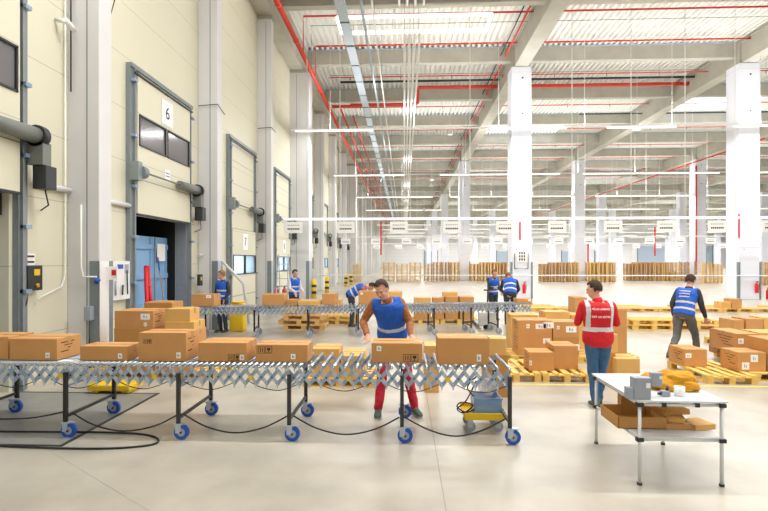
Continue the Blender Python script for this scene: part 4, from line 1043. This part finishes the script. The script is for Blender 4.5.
def person(label, loc, rotz, scale, pose, vest, sleeve, trousers, shoe, hair, vox=.008, fat=.0, bands='blue', text=None, beard=False, sleeve_end=1.0, backwriting=False):
    J = {k: V(v) for k, v in {**STAND, **pose}.items()}
    r = thing('person', label, 'person', loc, rotz); r.scale = (scale,)*3
    pel, ch, nk = J['pelvis'], J['chest'], J['neck']
    ax = (nk-pel).normalized(); side = (J['shL']-J['shR']).normalized(); side = (side-ax*side.dot(ax)).normalized(); fwd = ax.cross(side)*1.0
    # torso axis: side x, depth vector
    def torso(mb, m_, inf, lo=-.22, hi=1.0, neck=True):
        Lt = (nk-pel).length
        prof = [(-.22,.115,.095),(-.08,.165,.122),(.08,.165,.12),(.3,.148,.108),(.5,.158,.118),(.72,.178,.125),(.86,.178,.112),(.95,.12,.085),(1.0,.075,.07)]
        secs = []
        for t, rx, ry in prof:
            if t < lo-1e-6 or t > hi+1e-6: continue
            # bend the spine through the chest point
            if t <= .6: c = lerp(pel, ch, t/.6)
            else: c = lerp(ch, nk, (t-.6)/.4)
            secs.append((c, rx+inf, ry+inf, side, fwd))
        mb.loft(secs, m_, 22)
    def limb(mb, m_, pts, rads):
        out, rr = [], []
        for i in range(len(pts)-1):
            for q in range(4):
                out.append(lerp(pts[i], pts[i+1], q/4)); rr.append(lerp(rads[i], rads[i+1], q/4))
        out.append(pts[-1]); rr.append(rads[-1]); mb.tube(out, rr, m_, 14)
        for p_, ra in zip(pts, rads): mb.ell(p_, Matrix.Identity(3), ra, ra, ra, m_, 12, 8)
    # ---- body (one continuous skin)
    sk = M['skin']; b = MB(); torso(b, sk, -.012)
    hd = J['head']; fc = J['face'].normalized(); upv = (hd-nk).normalized(); fc = (fc-upv*fc.dot(upv)*.6).normalized(); sx = fc.cross(upv).normalized(); upv = sx.cross(fc).normalized()
    R = Matrix((sx, -fc, upv)).transposed()       # local: x side, -y face, z up
    b.tube([nk-upv*.05, lerp(nk, hd, .5), hd], [.062,.056,.055], sk, 14)
    b.ell(hd+upv*.025-fc*.01, R, .076, .095, .098, sk); b.ell(hd-upv*.045+fc*.025, R, .058, .066, .07, sk)
    b.ell(hd-upv*.088+fc*.055, R, .03, .025, .024, sk, 12, 8)                           # chin
    b.tube([hd+upv*.03+fc*.08, hd-upv*.012+fc*.112, hd-upv*.022+fc*.09], [.008,.015,.012], sk, 8)  # nose
    for s_ in (-1, 1):
        b.ell(hd+sx*s_*.078-upv*.0-fc*.005, R, .012, .02, .032, sk, 10, 8)
        b.ell(hd+sx*s_*.03+upv*.04+fc*.082, R, .024, .012, .009, sk, 10, 6)              # brow
        b.ell(hd+sx*s_*.04-upv*.02+fc*.068, R, .022, .02, .022, sk, 10, 6)               # cheek
    for s_, S_ in ((1,'L'), (-1,'R')):
        sh, el, wr = J['sh'+S_], J['el'+S_], J['wr'+S_]
        limb(b, sk, [sh, lerp(sh, el, .45), el, lerp(el, wr, .35), wr], [.05,.047,.037,.04,.026])
        hpj, kn, an = J['hp'+S_], J['kn'+S_], J['an'+S_]
        limb(b, sk, [hpj, lerp(hpj, kn, .4), kn, lerp(kn, an, .35), an], [.088,.078,.052,.052,.034])
        to = J['to'+S_].normalized(); b.tube([an-to*.05-V((0,0,.04)), an+to*.14-V((0,0,.055))], [.035,.028], sk, 10)
        # hand: palm, four fingers and a thumb
        hdv = J['hd'+S_].normalized(); w_ = (sx if abs(hdv.dot(side)) < .8 else fwd); w_ = (w_-hdv*w_.dot(hdv)).normalized()
        nrm = hdv.cross(w_).normalized()
        if nrm.dot(fc) < 0: nrm = -nrm
        curl = -nrm if J.get('curl'+S_) else nrm
        pm = wr+hdv*.05
        b.loft([(wr-hdv*.01, .026, .02, w_, nrm), (wr+hdv*.03, .036, .016, w_, nrm), (wr+hdv*.085, .041, .014, w_, nrm), (wr+hdv*.095, .036, .011, w_, nrm)], sk, 12)
        for k_, ln in enumerate((.068,.078,.073,.056)):
            o_ = wr+hdv*.088+w_*(.03-.02*k_); d_ = (hdv+w_*(.10-.07*k_)).normalized()
            p1 = o_+d_*ln*.45; p2 = p1+(d_+curl*.45).normalized()*ln*.35; p3 = p2+(d_+curl*.9).normalized()*ln*.3
            b.tube([o_-d_*.02, p1, p2, p3], [.0092,.009,.0084,.0072], sk, 8); b.ell(p3, Matrix.Identity(3), .0072,.0072,.0072, sk, 8, 6)
        tb_ = wr+hdv*.03+w_*.03; t1 = tb_+(hdv*.6+w_*.8).normalized()*.035; t2 = t1+(hdv+w_*.35+curl*.4).normalized()*.038
        b.tube([tb_-w_*.012, t1, t2], [.012,.0105,.009], sk, 8); b.ell(t2, Matrix.Identity(3), .009,.009,.009, sk, 8, 6)
    body = remeshed(b, 'body', r, min(vox, .0065), smooth=2)
    # eyes, mouth
    for s_ in (-1, 1):
        e = MB(); e.ell(hd+sx*s_*.031+upv*.022+fc*.086, R, .012, .008, .007, M['eye'], 12, 8); e.build('eye', r)
    e = MB(); e.ell(hd-upv*.052+fc*.092, R, .022, .007, .006, M['lip'], 12, 8); e.build('mouth', r)
    # ---- hair
    bmh = bmesh.new(); bmesh.ops.create_icosphere(bmh, subdivisions=4, radius=1)
    kill = [v for v in bmh.verts if (-v.co.y > .30 and v.co.z < .52+.25*abs(v.co.x)) or v.co.z < -.62 or (v.co.z < -.12 and -v.co.y > -.1)]
    bmesh.ops.delete(bmh, geom=kill, context='VERTS')
    for v in bmh.verts: v.co *= 1+.05*noise.noise(v.co*6)+(.05 if v.co.z > .4 else 0)
    e = MB(); e.addbm(bmh, M[hair], True, Matrix.Translation(hd+upv*.028-fc*.014) @ R.to_4x4() @ Matrix.Diagonal((.084,.104,.107,1)))
    h_ = e.build('hair', r); md = h_.modifiers.new('solid', 'SOLIDIFY'); md.thickness = .012; md.offset = 0
    if beard:
        bmh = bmesh.new(); bmesh.ops.create_icosphere(bmh, subdivisions=4, radius=1)
        bmesh.ops.delete(bmh, geom=[v for v in bmh.verts if v.co.z > .1 or v.co.y > .15 or (abs(v.co.x) < .38 and v.co.z > -.28 and v.co.y < -.6)], context='VERTS')
        e = MB(); e.addbm(bmh, M[hair], True, Matrix.Translation(hd-upv*.045+fc*.03) @ R.to_4x4() @ Matrix.Diagonal((.064,.07,.075,1))); e.build('beard', r)
    # ---- shirt
    b = MB(); torso(b, M[sleeve], .006, -.08, .95)
    for S_ in 'LR':
        sh, el, wr = J['sh'+S_], J['el'+S_], J['wr'+S_]; we = lerp(el, wr, .93*sleeve_end)
        inner = lerp(sh, nk-ax*.08, .5)
        limb(b, M[sleeve], [inner, sh, lerp(sh, el, .45), el, lerp(el, we, .4), we], [.06,.066,.062,.052,.05,.038])
    b.tube([nk-upv*.03, nk+upv*.035], [.078,.066], M[sleeve], 16)
    remeshed(b, 'shirt', r, vox, disp=.006)
    # ---- trousers
    b = MB(); torso(b, M[trousers], .014+fat*.3, -.22, .16)
    for s_, S_ in ((1,'L'), (-1,'R')):
        hpj, kn, an = J['hp'+S_], J['kn'+S_], J['an'+S_]
        limb(b, M[trousers], [hpj, lerp(hpj, kn, .4), kn, lerp(kn, an, .4), lerp(kn, an, .97)], [.105,.092,.070,.064,.058])
        b.ell(lerp(hpj, pel, .3)-fwd*0, Matrix.Identity(3), .11, .11, .1, M[trousers], 14, 10)
    remeshed(b, 'trousers', r, vox, disp=.010)
    # ---- shoes
    for s_, S_ in ((1,'L'), (-1,'R')):
        an, to = J['an'+S_], J['to'+S_].normalized(); g = an-V((0,0,.09)); wv = V((-to.y, to.x, 0)).normalized(); uz = wv.cross(to).normalized()
        if uz.z < 0: uz = -uz
        b = MB(); b.loft([(g-to*.085+uz*.045,.02,.03,wv,uz),(g-to*.07+uz*.05,.036,.048,wv,uz),(g+uz*.058,.042,.056,wv,uz),(g+to*.07+uz*.045,.046,.042,wv,uz),(g+to*.14+uz*.036,.048,.03,wv,uz),(g+to*.185+uz*.03,.034,.02,wv,uz),(g+to*.2+uz*.028,.012,.01,wv,uz)], M[shoe], 16)
        b.tube([g+uz*.06-to*.01, g+uz*.13-to*.015], [.048,.046], M[shoe], 12)
        so = b.build('shoe', r)
        b = MB(); 
        for q in range(1): b.loft([(g-to*.09+uz*.012,.03,.012,wv,uz),(g-to*.05+uz*.012,.042,.012,wv,uz),(g+to*.12+uz*.012,.05,.012,wv,uz),(g+to*.2+uz*.012,.028,.012,wv,uz)], M['sole'], 14)
        b.build('sole', so)
    # ---- vest
    b = MB(); torso(b, M[vest], .034+fat, -.22 if bands == 'red' else -.09, .95)
    for S_ in 'LR':
        sh = J['sh'+S_]; inner = lerp(sh, nk-ax*.1, .5)
        b.tube([inner+ax*.005, lerp(inner, sh, 1.15)], [.085,.084], M[vest], 14)
    Lt = (nk-pel).length
    def cl(c, n_):
        t = (c-pel).dot(ax)/Lt; x_ = (c-pel).dot(side); f_ = (c-pel).dot(fwd)
        if bands == 'blue': return 1 if (.12 < t < .21 or .42 < t < .51) else 0
        if bands == 'one': return 1 if .20 < t+.12*x_ < .29 else 0
        if bands == 'walk':
            if .10 < t < .18 or .34 < t < .42: return 1
            if -.11 < x_ < .09 and f_ > -9 and (.56 < t < .595 or .67 < t < .705 or .78 < t < .815) and n_.dot(fwd) > .3: return 1
            return 0
        if .20 < t < .31: return 1
        if t > .31 and .135 < abs(x_) < .185: return 1
        return 0
    vo = remeshed(b, 'safety_vest', r, vox, [M[vest], M['refl']], cl, smooth=5, disp=.006)
    if backwriting:
        me = vo.data; bv = BVHTree.FromPolygons([v.co.copy() for v in me.vertices], [tuple(p.vertices) for p in me.polygons])
        bk = -(fc-ax*fc.dot(ax)).normalized() if False else V((0,1,0))
        for body_, sz, t_, x_ in (('LCS LOGISTICS', .030, .80, .018), ('GET AN EXTRA', .036, .60, 0), ('<', .07, .80, -.105)):
            cu = bpy.data.curves.new('w', 'FONT'); cu.body = body_; cu.size = sz; cu.align_x = 'CENTER'; cu.align_y = 'CENTER'; cu.resolution_u = 2; cu.offset = .0012
            to = bpy.data.objects.new('t', cu); mt = bpy.data.meshes.new_from_object(to); bpy.data.objects.remove(to); mt.materials.clear(); mt.materials.append(M['paper'])
            c0_ = lerp(pel, nk, t_)
            for v in mt.vertices:
                # text x runs to person's right seen from behind (-X is viewer's left after turning)
                P_ = c0_+V((-v.co.x-x_, 0, 0))+V((0,0,v.co.y))
                hit = bv.ray_cast(P_+V((0,.5,0)), V((0,-1,0)))
                v.co = (hit[0]+V((0,.004,0))) if hit[0] else P_+V((0,.16,0))
            to = bpy.data.objects.new('vest_lettering' if body_ != '<' else 'vest_emblem', mt); C.objects.link(to); to.parent = vo
    return r

# worker leaning on the box at the front conveyor (faces the camera)
wx = PX(391, 6.75)
person('man in a blue vest and red trousers leaning on a box at the front conveyor', (wx, 6.62, 0), 0, 1.01,
    dict(pelvis=(.02,.05,.98), chest=(.0,-.07,1.27), neck=(-.05,-.17,1.47), head=(-.11,-.26,1.60), face=(-.35,-.8,-.35),
         shL=(.13,-.13,1.42), shR=(-.23,-.13,1.40), elL=(.26,-.12,1.15), elR=(-.37,-.12,1.16), wrL=(.27,-.36,1.02), wrR=(-.29,-.40,1.03),
         hdL=(.1,-.75,-.5), hdR=(.1,-.75,-.5), hpL=(.11,.05,.93), hpR=(-.08,.05,.93), knL=(.23,-.22,.5), knR=(-.10,-.22,.5), anL=(.32,-.32,.09), anR=(-.15,-.40,.09), toL=(.4,-1,0), toR=(0,-1,0)),
    'vblue', 'brown', 'redtr', 'green', 'hair', bands='one', fat=.012)
# man in red vest, back to camera
person('man seen from behind in a red vest with white writing and blue jeans', (PX(597, 6.75), 6.72, 0), PI-.06, .975,
    dict(neck=(0,-.02,1.49), chest=(0,0,1.28), head=(.03,-.07,1.635), face=(.75,-.6,-.25), elL=(.26,-.06,1.17), elR=(-.27,-.04,1.17), wrL=(.10,-.33,1.3), wrR=(-.12,-.33,1.2), hdL=(-.3,-.5,.9), hdR=(.6,-.5,.3),
         shL=(.19,-.03,1.42), shR=(-.19,-.03,1.42), anL=(.05,.07,.09), knL=(.075,.02,.5), hpL=(.085,0,.92), anR=(-.05,-.12,.09), knR=(-.08,-.08,.5), toL=(.1,-1,0), toR=(-.1,-1,0)),
    'vred', 'vred', 'jeans', 'green', 'hair', bands='red', backwriting=True, fat=.012)
# man walking away at the right
person('man in a blue striped vest and grey trousers walking away at the right', (PX(684, 9.85), 9.85, 0), PI*.70, 1.0,
    dict(pelvis=(0,0,.95), chest=(.0,-.10,1.26), neck=(0,-.2,1.44), head=(0,-.27,1.59), face=(0,-1,-.3),
         shL=(.18,-.16,1.38), shR=(-.18,-.16,1.38), elL=(.23,-.02,1.14), elR=(-.23,-.22,1.1), wrL=(.19,.0,.88), wrR=(-.23,-.38,.88), hdL=(0,0,-1), hdR=(0,-.3,-1),
         knL=(.1,.08,.5), anL=(.1,.38,.14), knR=(-.1,-.24,.52), anR=(-.1,-.34,.09), toL=(0,-1,-.3), toR=(0,-1,0)),
    'vblue', 'dark', 'grey', 'shoe', 'hair', bands='walk')
# man by the wall
person('man in a blue vest and dark sleeves standing beside the second white pillar', (PX(222, 13.25), 13.3, 0), -.45, .98,
    dict(face=(-.6,-.8,-.15), head=(-.02,-.03,1.635), elL=(.25,.0,1.13), wrL=(.22,-.16,.95), elR=(-.25,.0,1.13), wrR=(-.22,-.18,.97)),
    'vblue', 'dark', 'dark', 'shoe', 'ghair', vox=.01)
person('man in a blue vest looking down behind the rear conveyor near the ladder', (PX(294, 15.6), 15.6, 0), .9, .98,
    dict(face=(0,-.9,-.5), head=(0,-.06,1.62), neck=(0,-.02,1.46), elL=(.24,-.05,1.13), wrL=(.16,-.28,1.02), elR=(-.24,-.05,1.13), wrR=(-.16,-.28,1.02)),
    'vblue', 'refl', 'dark', 'shoe', 'hair', vox=.01)
# bending worker (body folded towards +X)
person('worker in a blue vest bent far over behind a box on the rear conveyor', (PX(352, 14.5), 14.5, 0), PI/2, 1.0,
    dict(pelvis=(0,.05,.98), chest=(0,-.22,1.16), neck=(0,-.42,1.22), head=(0,-.58,1.22), face=(0,-.7,-.7),
         shL=(.18,-.35,1.18), shR=(-.18,-.35,1.18), elL=(.22,-.42,.95), elR=(-.22,-.42,.95), wrL=(.16,-.6,.86), wrR=(-.16,-.6,.86), hdL=(0,-1,-.2), hdR=(0,-1,-.2),
         hpL=(.09,.03,.93), hpR=(-.09,.03,.93)),
    'vblue', 'orange', 'dark', 'shoe', 'hair', vox=.01)
person('fair-haired man in a blue vest holding a pole left of a bent co-worker', (PX(493, 16.4), 16.4, 0), .5, .98,
    dict(pelvis=(0,.03,.95), chest=(-.02,-.04,1.27), neck=(-.04,-.1,1.46), head=(-.07,-.16,1.61), face=(-.2,-.9,-.3), elR=(-.25,-.1,1.12), wrR=(-.22,-.32,1.12), hdR=(0,-1,.1), elL=(.24,0,1.12), wrL=(.2,-.2,1.0)),
    'vblue', 'dark', 'dark', 'shoe', 'ghair', vox=.01)
b = MB(); xq = PX(487.5, 16.1); b.tube([(xq,16.05,.02),(xq,16.05,1.25)], .018, M['dsteel'], 8); tag(b.build('pole'), 'dark upright pole held by the fair-haired man', 'pole')
person('worker in a blue vest bending forward with his back to the camera', (PX(510, 15.2), 15.2, 0), PI*.93, 1.02,
    dict(pelvis=(0,.08,.98), chest=(0,-.10,1.25), neck=(.03,-.27,1.4), head=(.05,-.39,1.47), face=(0,-.8,-.6),
         shL=(.2,-.22,1.33), shR=(-.18,-.22,1.33), elL=(.28,-.26,1.08), elR=(-.26,-.26,1.08), wrL=(.2,-.45,.95), wrR=(-.2,-.45,.95), hdL=(0,-1,-.3), hdR=(0,-1,-.3), hpL=(.1,.06,.94), hpR=(-.1,.06,.94)),
    'vblue', 'dark', 'dark', 'shoe', 'ghair', vox=.01)

bpy.data.scenes.remove(SCR)
# ------------------------------------------------------------------ light
def area(name, loc, sx, sy, power, rx=0, color=(1,1,1)):
    d = bpy.data.lights.new(name, 'AREA'); d.shape = 'RECTANGLE'; d.size = sx; d.size_y = sy; d.energy = power; d.color = color
    o = bpy.data.objects.new(name, d); C.objects.link(o); o.location = loc; o.rotation_euler = (rx, 0, 0); return o
for i, (y, z, k, x1) in enumerate([(-9, 12.3, .5, 22), (-1, 12.3, .35, 22), (6.3, 12.3, 2.5, 22), (16, 12.3, .7, 22)]+[(y, 8.64, 1.25, 40 if q < 3 else 95) for q, y in enumerate(ROWS)]):
    warm = (1, .985, .96) if i < 4 else (.99, .99, 1)
    ln = x1+4.5
    area('row_light', (-4.5+ln/2, y, z), ln, .5, 46*ln*k, 0, warm)
    if i > 3: area('added_uplight', (-4.5+ln/2, y, z+.2), ln, .5, (24 if i < 7 else 14)*ln*k, PI, warm)  # upward fill added above each trunking row to brighten the roof deck
# the luminaires of the near rows, behind and above the viewpoint
for i, y in enumerate((-9, -1, 6.3, 16)):
    r = thing('light_trunking', ['white light trunking row farthest behind the viewpoint','white light trunking row just behind the viewpoint','white light trunking row above the front conveyor','white light trunking row above the rear conveyor'][i], 'light', (0, y, 12.36))
    b = MB(); b.box(-4.5, 22, -.1, .1, 0, .08, M['white']); b.build('rail', r)
wd = bpy.data.worlds.new('world'); sc.world = wd; wd.use_nodes = True
bg = wd.node_tree.nodes['Background']; bg.inputs[0].default_value = (.93, .96, 1, 1); bg.inputs[1].default_value = 2.5
sc.view_settings.view_transform = 'Standard'; sc.view_settings.look = 'None'; sc.view_settings.gamma = 1; sc.view_settings.use_curve_mapping = False
sc.view_settings.exposure = -0.08
sc.cycles.use_denoising = True
sc.cycles.max_bounces = 6; sc.cycles.diffuse_bounces = 4; sc.cycles.glossy_bounces = 3; sc.cycles.transparent_max_bounces = 8
sc.cycles.sample_clamp_indirect = 6
